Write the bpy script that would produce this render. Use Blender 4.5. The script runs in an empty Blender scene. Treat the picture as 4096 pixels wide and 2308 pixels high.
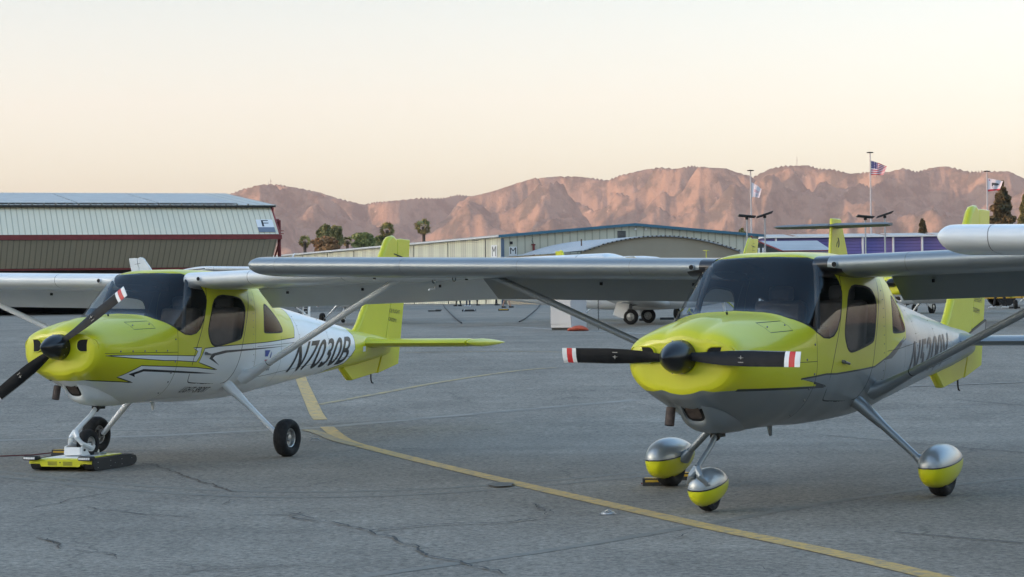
import bpy, bmesh, math, random
import numpy as np
from mathutils import Vector, Matrix, Euler, geometry
R = math.radians; PI = math.pi
rnd = random.Random(7)
sc = bpy.context.scene
COL = sc.collection

# ---------------- camera ----------------
CAMH, PIT, ROLL, FPX = 1.438, .005, -.013, 8482.4
cam = bpy.data.objects.new('camera', bpy.data.cameras.new('camera')); COL.objects.link(cam)
cam.data.sensor_width = 36; cam.data.lens = FPX / 4096 * 36
cam.data.clip_end = 40000; cam.data.clip_start = .1
u0 = Vector((0, -math.sin(PIT), math.cos(PIT))); ex = Vector((1, 0, 0))
cx = ex * math.cos(ROLL) + u0 * math.sin(ROLL); cy = -ex * math.sin(ROLL) + u0 * math.cos(ROLL)
fw = Vector((0, math.cos(PIT), math.sin(PIT)))
m3 = Matrix((cx, cy, -fw)).transposed()
cam.matrix_world = Matrix.Translation((0, 0, CAMH)) @ m3.to_4x4()
sc.camera = cam

# ---------------- sky and sun ----------------
SKY_HI = 1.5; SKY_SAT = .36
SUN_EL = 4.0; SUN_DIR = Vector((-.95, -.31, 0)).normalized()      # horizontal direction TO the sun
w = bpy.data.worlds.new('World'); sc.world = w; w.use_nodes = True
nt = w.node_tree; nt.nodes.clear()
sky = nt.nodes.new('ShaderNodeTexSky'); sky.sky_type = 'NISHITA'; sky.sun_disc = False
sky.sun_elevation = R(SUN_EL); sky.sun_rotation = math.atan2(SUN_DIR.x, SUN_DIR.y)
sky.air_density = 1.0; sky.dust_density = 2.0; sky.ozone_density = 2.0; sky.altitude = 100
bg = nt.nodes.new('ShaderNodeBackground'); bg.inputs[1].default_value = .15
out = nt.nodes.new('ShaderNodeOutputWorld')
# twilight: the high sky is brighter than the band opposite the sun, and the whole sky is pale
wtc = nt.nodes.new('ShaderNodeTexCoord'); wsx = nt.nodes.new('ShaderNodeSeparateXYZ'); nt.links.new(wtc.outputs['Generated'], wsx.inputs[0])
wmr = nt.nodes.new('ShaderNodeMapRange'); wmr.inputs[1].default_value = .14; wmr.inputs[2].default_value = .5; wmr.inputs[3].default_value = 1; wmr.inputs[4].default_value = SKY_HI
nt.links.new(wsx.outputs[2], wmr.inputs[0])
hs = nt.nodes.new('ShaderNodeHueSaturation'); hs.inputs['Saturation'].default_value = SKY_SAT; nt.links.new(sky.outputs[0], hs.inputs['Color'])
wm2 = nt.nodes.new('ShaderNodeMapRange'); wm2.inputs[1].default_value = .12; wm2.inputs[2].default_value = .45; wm2.inputs[3].default_value = SKY_SAT; wm2.inputs[4].default_value = .95
nt.links.new(wsx.outputs[2], wm2.inputs[0]); nt.links.new(wm2.outputs[0], hs.inputs['Saturation'])
wmx = nt.nodes.new('ShaderNodeMix'); wmx.data_type = 'RGBA'; wmx.blend_type = 'MULTIPLY'; wmx.inputs[0].default_value = 1; wtn = nt.nodes.new('ShaderNodeMapRange'); wtn.inputs[1].default_value = .06; wtn.inputs[2].default_value = .17; nt.links.new(wsx.outputs[2], wtn.inputs[0])
wtm = nt.nodes.new('ShaderNodeMix'); wtm.data_type = 'RGBA'; wtm.inputs[6].default_value = (1.09, 1.105, 1.01, 1); wtm.inputs[7].default_value = (.945, .995, 1.0, 1)
nt.links.new(wtn.outputs[0], wtm.inputs[0]); nt.links.new(wtm.outputs[2], wmx.inputs[7])
nt.links.new(hs.outputs[0], wmx.inputs[6]); vm = nt.nodes.new('ShaderNodeVectorMath'); vm.operation = 'SCALE'
nt.links.new(wmx.outputs[2], vm.inputs[0]); nt.links.new(wmr.outputs[0], vm.inputs[3]); nt.links.new(vm.outputs[0], bg.inputs[0]); nt.links.new(bg.outputs[0], out.inputs[0])
sl = bpy.data.lights.new('sun', 'SUN'); sl.energy = 3.1; sl.angle = R(.5); sl.color = (1, .47, .25)
so = bpy.data.objects.new('sun', sl); COL.objects.link(so)
d = (SUN_DIR * math.cos(R(SUN_EL)) + Vector((0, 0, math.sin(R(SUN_EL))))).normalized()
so.rotation_euler = d.to_track_quat('Z', 'Y').to_euler()
sc.view_settings.view_transform = 'Standard'; sc.view_settings.look = 'None'
sc.view_settings.gamma = 1; sc.view_settings.exposure = 2.27

# ---------------- helpers ----------------
SHADE_HILL_EXTRA = 25.0; HAZE = 5.5e-5
GY = [-1e5, 22, 26, 32, 44, 55, 75, 100, 130, 200, 400, 1e5]
GZ = [0, 0, .05, .20, .53, .70, .80, .89, .97, 1.22, 1.33, 1.35]
def gz(x, y): return float(np.interp(y, GY, GZ))
def ray(px, py):
    u = (px - 2048) / FPX; v = -(py - 1154) / FPX
    return fw + cx * u + cy * v
def gpt(px, py):
    """where the line of sight through a photo point meets the ground"""
    d = ray(px, py); lo, hi = 3.0, 900.0
    for _ in range(60):
        m = (lo + hi) / 2; k = m / d.y
        if CAMH + d.z * k > gz(0, m): lo = m
        else: hi = m
    return Vector((d.x * lo / d.y, lo, gz(0, lo)))
def at(px, py, Y):
    d = ray(px, py); return Vector((0, 0, CAMH)) + d * (Y / d.y)
def tag(o, label=None, cat=None, group=None, kind=None):
    if label: o['label'] = label
    if cat: o['category'] = cat
    if group: o['group'] = group
    if kind: o['kind'] = kind
    return o
def empty(name, loc=(0, 0, 0), rot=(0, 0, 0), parent=None):
    o = bpy.data.objects.new(name, None); COL.objects.link(o); o.location = loc; o.rotation_euler = rot
    o.empty_display_size = .2; o.parent = parent; return o
def kids(o): return [c for c in bpy.data.objects if c.parent == o]
def copy_tree(o, parent=None, skip=()):
    c = o.copy(); COL.objects.link(c); c.parent = parent
    for ch in kids(o):
        if ch.name.split('.')[0] in skip: continue
        copy_tree(ch, c, skip)
    return c

class MB:
    def __init__(s): s.v = []; s.f = []; s.m = []; s.mats = []; s.sm = True
    def mi(s, mat):
        if mat not in s.mats: s.mats.append(mat)
        return s.mats.index(mat)
    def add(s, vs, fs, mat):
        b = len(s.v); s.v += [tuple(v) for v in vs]; k = s.mi(mat)
        s.f += [tuple(b + i for i in f) for f in fs]; s.m += [k] * len(fs); return s
    def box(s, c, size, mat, rot=None):
        c = Vector(c); h = Vector(size) / 2; M = (rot.to_matrix() if isinstance(rot, Euler) else rot) if rot else Matrix.Identity(3)
        vs = [c + M @ Vector((a * h.x, b * h.y, e * h.z)) for a in (-1, 1) for b in (-1, 1) for e in (-1, 1)]
        return s.add(vs, [(0, 1, 3, 2), (4, 6, 7, 5), (0, 4, 5, 1), (2, 3, 7, 6), (0, 2, 6, 4), (1, 5, 7, 3)], mat)
    def bbox(s, a, b, mat): return s.box([(a[i] + b[i]) / 2 for i in range(3)], [abs(a[i] - b[i]) for i in range(3)], mat)
    def tube(s, pts, rad, mat, n=12, flat=1.0, up=(0, 0, 1), cap=True):
        P = [Vector(p) for p in pts]; rad = [rad] * len(P) if not hasattr(rad, '__len__') else rad
        vs = []; fs = []
        for i, p in enumerate(P):
            t = (P[min(i + 1, len(P) - 1)] - P[max(i - 1, 0)]).normalized(); u = Vector(up)
            if abs(t.dot(u)) > .95: u = Vector((1, 0, 0))
            a = t.cross(u).normalized(); b = a.cross(t).normalized()
            for k in range(n):
                q = 2 * PI * k / n; vs.append(p + a * math.cos(q) * rad[i] * flat + b * math.sin(q) * rad[i])
        for i in range(len(P) - 1):
            for k in range(n):
                fs.append((i * n + k, i * n + (k + 1) % n, (i + 1) * n + (k + 1) % n, (i + 1) * n + k))
        if cap: fs += [tuple(range(n))[::-1], tuple(range((len(P) - 1) * n, len(P) * n))]
        return s.add(vs, fs, mat)
    def lathe(s, c, axis, prof, mat, n=24):
        """prof: (along axis, radius)"""
        c = Vector(c); ax = Vector(axis).normalized(); u = Vector((0, 0, 1)) if abs(ax.z) < .9 else Vector((1, 0, 0))
        a = ax.cross(u).normalized(); b = ax.cross(a)
        vs = []; fs = []
        for (h, r) in prof:
            for k in range(n):
                q = 2 * PI * k / n; vs.append(c + ax * h + (a * math.cos(q) + b * math.sin(q)) * max(r, 1e-4))
        for i in range(len(prof) - 1):
            for k in range(n):
                fs.append((i * n + k, i * n + (k + 1) % n, (i + 1) * n + (k + 1) % n, (i + 1) * n + k))
        return s.add(vs, fs, mat)
    def prism(s, poly, f0, f1, mat):
        """poly 2D list; f0/f1 map (a,b) to 3D for the two faces"""
        n = len(poly); vs = [f0(*p) for p in poly] + [f1(*p) for p in poly]
        fs = [(i, (i + 1) % n, n + (i + 1) % n, n + i) for i in range(n)]
        tr = geometry.tessellate_polygon([[Vector((p[0], p[1], 0)) for p in poly]])
        fs += [tuple(t) for t in tr] + [tuple(n + i for i in t)[::-1] for t in tr]
        return s.add(vs, fs, mat)
    def loft(s, rings, mat, cap=True, close=True):
        n = len(rings[0]); vs = [p for r in rings for p in r]; fs = []
        for i in range(len(rings) - 1):
            for k in range(n if close else n - 1):
                fs.append((i * n + k, i * n + (k + 1) % n, (i + 1) * n + (k + 1) % n, (i + 1) * n + k))
        if cap: fs += [tuple(range(n))[::-1], tuple(range((len(rings) - 1) * n, len(rings) * n))]
        return s.add(vs, fs, mat)
    def build(s, name, parent=None, smooth=True, bevel=0, angle=35, subsurf=0, loc=None, rot=None, fix=True):
        me = bpy.data.meshes.new(name); me.from_pydata(s.v, [], s.f)
        for m in s.mats: me.materials.append(m)
        me.polygons.foreach_set('material_index', s.m)
        if fix:
            bm = bmesh.new(); bm.from_mesh(me); bmesh.ops.recalc_face_normals(bm, faces=bm.faces); bm.to_mesh(me); bm.free()
        me.update()
        o = bpy.data.objects.new(name, me); COL.objects.link(o); o.parent = parent
        if loc: o.location = loc
        if rot: o.rotation_euler = rot
        if smooth:
            me.polygons.foreach_set('use_smooth', [True] * len(me.polygons))
            me.set_sharp_from_angle(angle=R(angle))
        if bevel:
            b = o.modifiers.new('bevel', 'BEVEL'); b.width = bevel; b.segments = 2; b.limit_method = 'ANGLE'; b.angle_limit = R(40)
        if subsurf:
            b = o.modifiers.new('sub', 'SUBSURF'); b.levels = subsurf; b.render_levels = subsurf
        return o

# ---------------- materials ----------------
def mat(name, col, rough=.5, metal=0, noise=0, nscale=5, coat=0, spec=.5, bump=0, bscale=30, col2=None, stretch=None, emit=None):
    m = bpy.data.materials.new(name); m.use_nodes = True; t = m.node_tree; b = t.nodes['Principled BSDF']
    b.inputs['Base Color'].default_value = (*col, 1); b.inputs['Roughness'].default_value = rough
    b.inputs['Metallic'].default_value = metal; b.inputs['Specular IOR Level'].default_value = spec
    b.inputs['Coat Weight'].default_value = coat; b.inputs['Coat Roughness'].default_value = .04
    if noise or bump:
        tc = t.nodes.new('ShaderNodeTexCoord'); mp = t.nodes.new('ShaderNodeMapping')
        t.links.new(tc.outputs['Object'], mp.inputs[0])
        if stretch: mp.inputs['Scale'].default_value = stretch
    if noise:
        n = t.nodes.new('ShaderNodeTexNoise'); n.inputs['Scale'].default_value = nscale; n.inputs['Detail'].default_value = 6
        t.links.new(mp.outputs[0], n.inputs[0])
        r = t.nodes.new('ShaderNodeMapRange'); r.inputs[1].default_value = .3; r.inputs[2].default_value = .7
        t.links.new(n.outputs[0], r.inputs[0])
        mx = t.nodes.new('ShaderNodeMix'); mx.data_type = 'RGBA'
        c2 = col2 or tuple(c * (1 - noise) for c in col)
        mx.inputs[6].default_value = (*c2, 1); mx.inputs[7].default_value = (*col, 1)
        t.links.new(r.outputs[0], mx.inputs[0]); t.links.new(mx.outputs[2], b.inputs['Base Color'])
        rr = t.nodes.new('ShaderNodeMapRange'); rr.inputs[3].default_value = min(1, rough * 1.25); rr.inputs[4].default_value = rough * .9
        t.links.new(n.outputs[0], rr.inputs[0]); t.links.new(rr.outputs[0], b.inputs['Roughness'])
    if bump:
        n = t.nodes.new('ShaderNodeTexNoise'); n.inputs['Scale'].default_value = bscale; n.inputs['Detail'].default_value = 4
        t.links.new(mp.outputs[0], n.inputs[0])
        bp = t.nodes.new('ShaderNodeBump'); bp.inputs['Strength'].default_value = bump; bp.inputs['Distance'].default_value = .02
        t.links.new(n.outputs[0], bp.inputs['Height']); t.links.new(bp.outputs[0], b.inputs['Normal'])
    return m
def two_sided(m, dark=(.03, .03, .035)):
    """painted outside, dark trim inside"""
    t = m.node_tree; b = t.nodes['Principled BSDF']; o = [n for n in t.nodes if n.type == 'OUTPUT_MATERIAL'][0]
    g = t.nodes.new('ShaderNodeNewGeometry'); dsh = t.nodes.new('ShaderNodeBsdfDiffuse'); dsh.inputs[0].default_value = (*dark, 1)
    mx = t.nodes.new('ShaderNodeMixShader'); t.links.new(g.outputs['Backfacing'], mx.inputs[0])
    t.links.new(b.outputs[0], mx.inputs[1]); t.links.new(dsh.outputs[0], mx.inputs[2]); t.links.new(mx.outputs[0], o.inputs[0]); return m
LIME_C = (.60, .585, .004)
M = {}
M['lime'] = two_sided(mat('lime_paint', LIME_C, .38, noise=.10, nscale=2.5, coat=.45))
M['white'] = two_sided(mat('white_paint', (.74, .76, .77), .35, noise=.08, nscale=3, coat=.6))
M['silver'] = two_sided(mat('silver_paint', (.27, .30, .32), .40, metal=.55, noise=.10, nscale=2.5, coat=.35))
M['black'] = two_sided(mat('black_paint', (.012, .012, .014), .3, coat=.5))
M['gap'] = mat('panel_gap', (.02, .02, .02), .7)
M['limegap'] = mat('panel_seam', (.09, .10, .015), .6)
M['blade'] = mat('blade_black', (.010, .011, .013), .55, noise=.3, nscale=20, spec=.25)
M['spinner'] = mat('spinner_black', (.006, .006, .007), .30, coat=.25)
M['edge'] = mat('bare_edge', (.30, .30, .29), .4, metal=.5, noise=.4, nscale=40)
M['red'] = mat('red_paint', (.55, .03, .03), .45)
M['tyre'] = mat('tyre_rubber', (.014, .014, .015), .8, noise=.4, nscale=30, bump=.2)
M['rim'] = mat('rim_metal', (.50, .50, .49), .35, metal=.7, noise=.5, nscale=25)
M['metal'] = mat('dull_metal', (.25, .25, .25), .45, metal=.7, noise=.4, nscale=30)
M['dark'] = mat('dark_void', (.006, .006, .006), .9)
M['seat'] = mat('seat_leather', (.05, .045, .045), .6, noise=.3, nscale=15)
M['exh'] = mat('rusty_exhaust', (.085, .06, .05), .7, noise=.5, nscale=25)
M['blue'] = mat('blue_decal', (.02, .06, .30), .4)
M['rubber'] = mat('black_rubber', (.02, .02, .02), .7)
def glass(name, tint, k=1.6):
    m = bpy.data.materials.new(name); m.use_nodes = True; t = m.node_tree; t.nodes.clear()
    o = t.nodes.new('ShaderNodeOutputMaterial'); tr = t.nodes.new('ShaderNodeBsdfTransparent'); tr.inputs[0].default_value = (*tint, 1)
    gl = t.nodes.new('ShaderNodeBsdfGlossy'); gl.inputs['Roughness'].default_value = .03
    ge = t.nodes.new('ShaderNodeNewGeometry'); dt = t.nodes.new('ShaderNodeVectorMath'); dt.operation = 'DOT_PRODUCT'
    t.links.new(ge.outputs['Normal'], dt.inputs[0]); t.links.new(ge.outputs['Incoming'], dt.inputs[1])
    ab = t.nodes.new('ShaderNodeMath'); ab.operation = 'ABSOLUTE'; t.links.new(dt.outputs['Value'], ab.inputs[0])
    su = t.nodes.new('ShaderNodeMath'); su.operation = 'SUBTRACT'; su.inputs[0].default_value = 1; t.links.new(ab.outputs[0], su.inputs[1])
    pw_ = t.nodes.new('ShaderNodeMath'); pw_.operation = 'POWER'; pw_.inputs[1].default_value = 4.0; t.links.new(su.outputs[0], pw_.inputs[0])
    fr = t.nodes.new('ShaderNodeMath'); fr.operation = 'MULTIPLY_ADD'; fr.inputs[1].default_value = .6; fr.inputs[2].default_value = .045; t.links.new(pw_.outputs[0], fr.inputs[0])
    mu = t.nodes.new('ShaderNodeMath'); mu.operation = 'MULTIPLY'; mu.inputs[1].default_value = k; mu.use_clamp = True
    t.links.new(fr.outputs[0], mu.inputs[0]); mx = t.nodes.new('ShaderNodeMixShader')
    t.links.new(mu.outputs[0], mx.inputs[0]); t.links.new(tr.outputs[0], mx.inputs[1]); t.links.new(gl.outputs[0], mx.inputs[2])
    t.links.new(mx.outputs[0], o.inputs[0]); return m
M['ws'] = glass('windshield_glass', (.90, .92, .94), 1.15)
M['sideglass'] = glass('side_glass', (.86, .88, .90), .75)

# ---------------- 2D tools ----------------
def chaikin(p, n=2):
    for _ in range(n):
        q = []
        for i in range(len(p)):
            a, b = p[i], p[(i + 1) % len(p)]
            q += [(a[0] * .78 + b[0] * .22, a[1] * .78 + b[1] * .22), (a[0] * .22 + b[0] * .78, a[1] * .22 + b[1] * .78)]
        p = q
    return p
def dens(p, step=.03, closed=True):
    q = []; n = len(p)
    for i in range(n if closed else n - 1):
        a, b = p[i], p[(i + 1) % n]; k = max(1, int(math.hypot(a[0] - b[0], a[1] - b[1]) / step + .5))
        q += [(a[0] + (b[0] - a[0]) * j / k, a[1] + (b[1] - a[1]) * j / k) for j in range(k)]
    if not closed: q.append(p[-1])
    return q
def strip(p, wd, closed=False):
    """polyline to outline polygon of a line wd wide"""
    n = len(p); L, Rr = [], []
    for i in range(n):
        a = p[i - 1] if (i or closed) else p[i]; b = p[(i + 1) % n] if (i < n - 1 or closed) else p[i]
        dx, dy = b[0] - a[0], b[1] - a[1]; l = math.hypot(dx, dy) or 1
        ww = wd[i] if hasattr(wd, '__len__') else wd
        L.append((p[i][0] - dy / l * ww / 2, p[i][1] + dx / l * ww / 2)); Rr.append((p[i][0] + dy / l * ww / 2, p[i][1] - dx / l * ww / 2))
    if closed: return L, Rr
    return L + Rr[::-1]
def inpoly(x, y, poly):
    r = False; j = len(poly) - 1
    for i in range(len(poly)):
        xi, yi = poly[i]; xj, yj = poly[j]
        if (yi > y) != (yj > y) and x < (xj - xi) * (y - yi) / (yj - yi) + xi: r = not r
        j = i
    return r
def text_tris(s, bold=0.0, sub=.12):
    """triangles of a text in a unit box (0..1, 0..1)"""
    cu = bpy.data.curves.new('t', 'FONT'); cu.body = s; cu.offset = bold; cu.resolution_u = 4
    o = bpy.data.objects.new('t', cu); COL.objects.link(o)
    dg = bpy.context.evaluated_depsgraph_get(); me = bpy.data.meshes.new_from_object(o.evaluated_get(dg))
    bm = bmesh.new(); bm.from_mesh(me); bmesh.ops.triangulate(bm, faces=bm.faces)
    x0 = min(v.co.x for v in bm.verts); x1 = max(v.co.x for v in bm.verts); y0 = min(v.co.y for v in bm.verts); y1 = max(v.co.y for v in bm.verts)
    vs = [((v.co.x - x0) / (x1 - x0), (v.co.y - y0) / (y1 - y0)) for v in bm.verts]
    for i, v in enumerate(bm.verts): v.index = i
    fs = [tuple(v.index for v in f.verts) for f in bm.faces]
    bm.free(); bpy.data.objects.remove(o); bpy.data.curves.remove(cu); bpy.data.meshes.remove(me)
    return vs, fs
def text_on(name, s, fn, m, parent, bold=0.0, cuts=0):
    """fn maps (u,v) of the text box to a point on the carrying surface"""
    vs, fs = text_tris(s, bold)
    bm = bmesh.new(); bv = [bm.verts.new((a, b, 0)) for a, b in vs]
    for f in fs:
        try: bm.faces.new([bv[i] for i in f])
        except ValueError: pass
    for _ in range(cuts):
        E = [e for e in bm.edges if e.calc_length() > .06]
        if not E: break
        bmesh.ops.subdivide_edges(bm, edges=E, cuts=1); bmesh.ops.triangulate(bm, faces=bm.faces)
    bm.verts.index_update()
    b = MB(); b.add([fn(v.co.x, v.co.y) for v in bm.verts], [tuple(v.index for v in f.verts) for f in bm.faces], m); bm.free()
    return b.build(name, parent, smooth=False, fix=False)

# ---------------- airplane: fuselage surface ----------------
ST = np.array([  # x, zb, zt, zm, w, nl, nu
 (.05, .81, 1.165, 1.02, .355, 2.6, 3.0), (.08, .775, 1.20, 1.02, .395, 2.4, 2.8), (.13, .745, 1.225, 1.02, .420, 2.2, 2.5),
 (.2, .71, 1.25, 1.01, .435, 2.1, 2.3), (.35, .65, 1.285, 1.0, .460, 2.0, 2.2), (.6, .555, 1.305, 1.0, .50, 2.0, 2.5),
 (.85, .515, 1.318, 1.0, .53, 2.1, 3.1), (.95, .52, 1.345, 1.0, .54, 2.1, 3.4), (1.05, .52, 1.43, 1.0, .55, 2.2, 3.6), (1.15, .52, 1.52, 1.0, .555, 2.2, 3.7),
 (1.25, .52, 1.60, 1.0, .56, 2.3, 3.8), (1.36, .52, 1.69, 1.0, .565, 2.3, 4.0), (1.44, .52, 1.735, 1.0, .565, 2.3, 4.0), (1.6, .51, 1.748, 1.0, .57, 2.4, 4.2),
 (2.0, .51, 1.75, 1.0, .57, 2.4, 4.2), (2.4, .52, 1.735, 1.0, .565, 2.4, 4.0), (2.6, .535, 1.70, 1.0, .555, 2.4, 3.6), (2.8, .555, 1.63, 1.0, .535, 2.4, 3.0),
 (3.0, .575, 1.555, 1.0, .50, 2.3, 2.6), (3.3, .60, 1.47, .99, .455, 2.3, 2.3), (3.6, .63, 1.42, .98, .41, 2.2, 2.2), (4.2, .69, 1.335, .97, .33, 2.2, 2.2),
 (4.8, .745, 1.25, .97, .25, 2.1, 2.1), (5.4, .80, 1.165, .98, .17, 2.0, 2.0), (5.9, .86, 1.12, .99, .09, 2.0, 2.0), (6.2, .90, 1.08, .99, .035, 2, 2)])
def fst(x): return [float(np.interp(x, ST[:, 0], ST[:, k])) for k in range(1, 7)]
_sx = np.linspace(.05, 6.2, 1231)
_sm = []
for k in range(1, 7):
    a = np.interp(_sx, ST[:, 0], ST[:, k]); wd_ = np.clip((_sx - .05) * 100, 0, 7).astype(int)
    c = np.concatenate([[0], np.cumsum(a)]); n_ = len(a); i_ = np.arange(n_)
    for rep in range(2):
        c = np.concatenate([[0], np.cumsum(a)]); lo_ = np.maximum(i_ - wd_, 0); hi_ = np.minimum(i_ + wd_, n_ - 1) + 1
        wl = np.minimum(i_ - lo_, hi_ - 1 - i_); lo_ = i_ - wl; hi_ = i_ + wl + 1
        a = (c[hi_] - c[lo_]) / (hi_ - lo_)
    _sm.append(a)
def fs_(x): return [float(np.interp(x, _sx, a)) for a in _sm]
def bump_cowl(x, y, up):
    k = max(0, min(1, (.75 - x) / .5)); k = k * k * (3 - 2 * k)
    if up: return k * (.016 * math.exp(-(y / .085) ** 2) - .011 * math.exp(-((abs(y) - .135) / .04) ** 2))
    return -k * (.014 * math.exp(-(y / .09) ** 2) - .010 * math.exp(-((abs(y) - .14) / .035) ** 2))
def fsurf(x, ph):
    zb, zt, zm, ww, nl, nu = fs_(x); c, s = math.cos(ph), math.sin(ph); n = nu if s >= 0 else nl
    r = (abs(c) ** n + abs(s) ** n) ** (-1 / n); y = ww * r * c; H = (zt - zm) if s >= 0 else (zm - zb)
    z = zm + H * r * s + abs(s) ** .7 * bump_cowl(x, y, s >= 0)
    return Vector((x, y, z))
def phi(x, z):
    zb, zt, zm, ww, nl, nu = fs_(x)
    if z >= zm: s = min(1, (z - zm) / (zt - zm)); n = nu; c = max(0, 1 - s ** n) ** (1 / n); return math.atan2(s, c)
    s = min(1, (zm - z) / (zm - zb)); n = nl; c = max(0, 1 - s ** n) ** (1 / n); return math.atan2(-s, c)
def fnorm(x, ph):
    e = .01; xa, xb = max(.05, x - e), min(6.2, x + e)
    a = fsurf(xb, ph) - fsurf(xa, ph); b = fsurf(x, ph + .02) - fsurf(x, ph - .02)
    return b.cross(a).normalized()
def side(x, z, s=1, off=0):
    ph = phi(x, z); p = fsurf(x, ph); n = fnorm(x, ph)
    if n.y < 0: n = -n
    p = p + n * off; return Vector((p.x, p.y * s, p.z))
KX = .7
X0 = 2.093            # plane origin: main wheels
def P3(v, s=1): return (v[0] - X0, v[1] * s, v[2])
WIN_DOOR = chaikin([(1.66, 1.51), (2.10, 1.49), (2.18, 1.42), (2.19, 1.36), (2.12, 1.12), (2.07, 1.09), (1.66, 1.03), (1.58, 1.05), (1.53, 1.14), (1.535, 1.22)], 2)
WIN_REAR = chaikin([(2.56, 1.43), (2.64, 1.42), (2.82, 1.33), (2.95, 1.25), (3.01, 1.18), (2.98, 1.155), (2.56, 1.15), (2.535, 1.17)], 2)
DOOR = chaikin([(1.62, 1.62), (1.56, 1.58), (1.46, 1.25), (1.30, .96), (1.27, .82), (1.30, .715), (1.36, .70), (1.88, .675), (1.98, .71), (2.08, .92), (2.25, 1.40), (2.29, 1.55), (2.28, 1.62)], 2)
WS_SIDE = [(1.392, 1.709), (1.425, 1.70), (1.47, 1.62), (1.52, 1.53), (1.53, 1.46), (1.47, 1.30), (1.40, 1.20), (1.33, 1.155), (1.25, 1.14), (1.16, 1.145), (1.07, 1.18), (.98, 1.235), (.90, 1.285)]
def toT(poly): return [(x, phi(x, z) * KX) for x, z in poly]
def ws_poly(grow=0):
    side_ = dens(WS_SIDE, .025, False); q = toT(side_)
    q = [(1.375, PI / 2 * KX + .3), (1.375, PI / 2 * KX)] + q + [(.915, PI / 2 * KX), (.915, PI / 2 * KX + .3)]
    return q
def make_fuselage(root, scheme):
    base = {'A': 'white', 'B': 'silver', 'L': 'lime'}[scheme]
    regs = []      # (polygon in (x,T), region, material) later ones win
    def reg(poly, key, m, z=True, st=.03): regs.append((toT(dens(poly, st)) if z else poly, key, m))
    def line(pl, wd, m='gap', closed=False):
        pl = dens(pl, .04, closed)
        if closed:
            for i in range(len(pl)):
                pass
            a, b = strip(pl, wd, True); regs.append((toT(a), ('ring', toT(b)), m))
        else: reg(strip(pl, wd), None, m, st=.05)
    XE = 6.3; XF = -.3
    if scheme == 'A':
        lo = [(XF, .745), (.16, .751), (.45, .733), (.58, .722), (.37, .775), (.58, .872), (.87, .862), (1.36, .842), (1.71, .813), (1.38, .887), (1.47, 1.014), (1.7, 1.03), (2.1, 1.044), (2.62, 1.064), (3.31, 1.102), (3.36, 1.2), (3.42, 1.40), (3.42, 1.44)]
        regs.append((toT([(max(.05, x), z) for x, z in dens(lo, .03, False)]) + [(3.44, PI * KX), (.05, PI * KX)], None, 'lime'))
        line(lo[1:-1], .008)
        reg([(.13, .966), (.37, .967), (.65, .964), (.87, .959), (1.32, .948), (1.355, .99), (1.28, 1.022), (1.42, 1.022), (1.395, .95), (1.34, .893), (1.0, .91), (.87, .912), (.45, .939)], None, 'white')
        line([(.13, .966), (.37, .967), (.65, .964), (.87, .959), (1.32, .948), (1.355, .99), (1.28, 1.022), (1.42, 1.022), (1.395, .95), (1.34, .893), (1.0, .91), (.87, .912), (.45, .939), (.13, .964)], .007)
        reg([(.62, .842), (.47, .799), (.56, .772), (.54, .795), (.63, .820), (1.4, .785), (1.71, .778), (1.4, .800)], None, 'black')
        reg([(3.15, 1.025), (1.81, .992), (1.59, .965), (1.545, .918), (1.73, .852), (1.60, .922), (1.64, .945), (1.84, .970)], None, 'black')
        aft = [(4.96, 1.30), (4.98, 1.164), (5.02, 1.12), (5.0, .969), (4.78, .82), (4.41, .759), (4.3, .70), (4.2, .5)]
        reg(aft + [(XE, .5), (XE, 1.5), (5.0, 1.5)], None, 'lime'); line(aft[1:-1], .008)
    if scheme == 'B':
        lo = [(XF, .80), (.17, .822), (.77, .812), (1.25, .806), (1.04, .84), (.84, .872), (1.21, .893), (1.38, .889), (1.9, .905), (2.12, .915), (2.45, .99), (2.78, 1.07), (3.0, 1.10), (3.05, 1.25), (3.2, 1.42), (3.3, 1.5)]
        regs.append((toT([(max(.05, x), z) for x, z in dens(lo, .03, False)]) + [(3.35, PI * KX), (.05, PI * KX)], None, 'lime'))
        reg(strip(dens(lo[1:5], .04, False), [.016] * len(dens(lo[1:5], .04, False))), None, 'black')
        reg([(1.25, .806), (1.04, .84), (.84, .876), (1.0, .851), (1.09, .826), (1.06, .806)], None, 'black')
        reg(strip(dens(lo[5:13], .04, False), .012), None, 'black')
        reg([(2.30, .955), (2.50, .965), (2.78, 1.05), (2.95, 1.12), (2.75, 1.085)], None, 'black')
        regs.append(([(3.0, PI / 2 * KX - .09), (5.5, PI / 2 * KX - .09), (5.5, PI * KX), (3.0, PI * KX)], None, 'lime'))
    dk = 'limegap'
    reg(DOOR, 'door', 'SAME')
    line(DOOR, .008, 'gap', True)
    line([(1.05, 1.0), (1.05, .75), (1.08, .55)], .005, dk if scheme != 'B' else 'gap')
    line([(.12, .985), (1.05, .985)], .005, dk); line([(.55, 1.255), (.80, 1.265), (.80, 1.20), (.55, 1.19), (.55, 1.255)], .005, dk); line([(1.05, 1.0), (1.05, 1.20)], .005, dk)
    line([(2.4, 1.02), (3.45, 1.06)], .004, 'gap'); line([(2.36, .72), (3.45, .80), (4.95, .90)], .004, 'gap'); line([(2.95, .62), (2.95, 1.12)], .004, 'gap')
    line([(2.38, 1.55), (2.36, .75)], .005, dk)
    line([(3.45, 1.40), (3.45, .7)], .004, 'gap'); line([(4.25, 1.3), (4.25, .72)], .004, 'gap')
    reg(WIN_DOOR, 'door_glass', 'sideglass'); line(WIN_DOOR, .016, 'rubber', True)
    reg(WIN_REAR, 'rear_window', 'sideglass'); line(WIN_REAR, .014, 'rubber', True)
    wp = ws_poly(); regs.append((wp, 'windshield', 'ws'))
    a, b = strip(wp, .012, True); regs.append((a, ('ring', b), 'rubber'))
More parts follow.
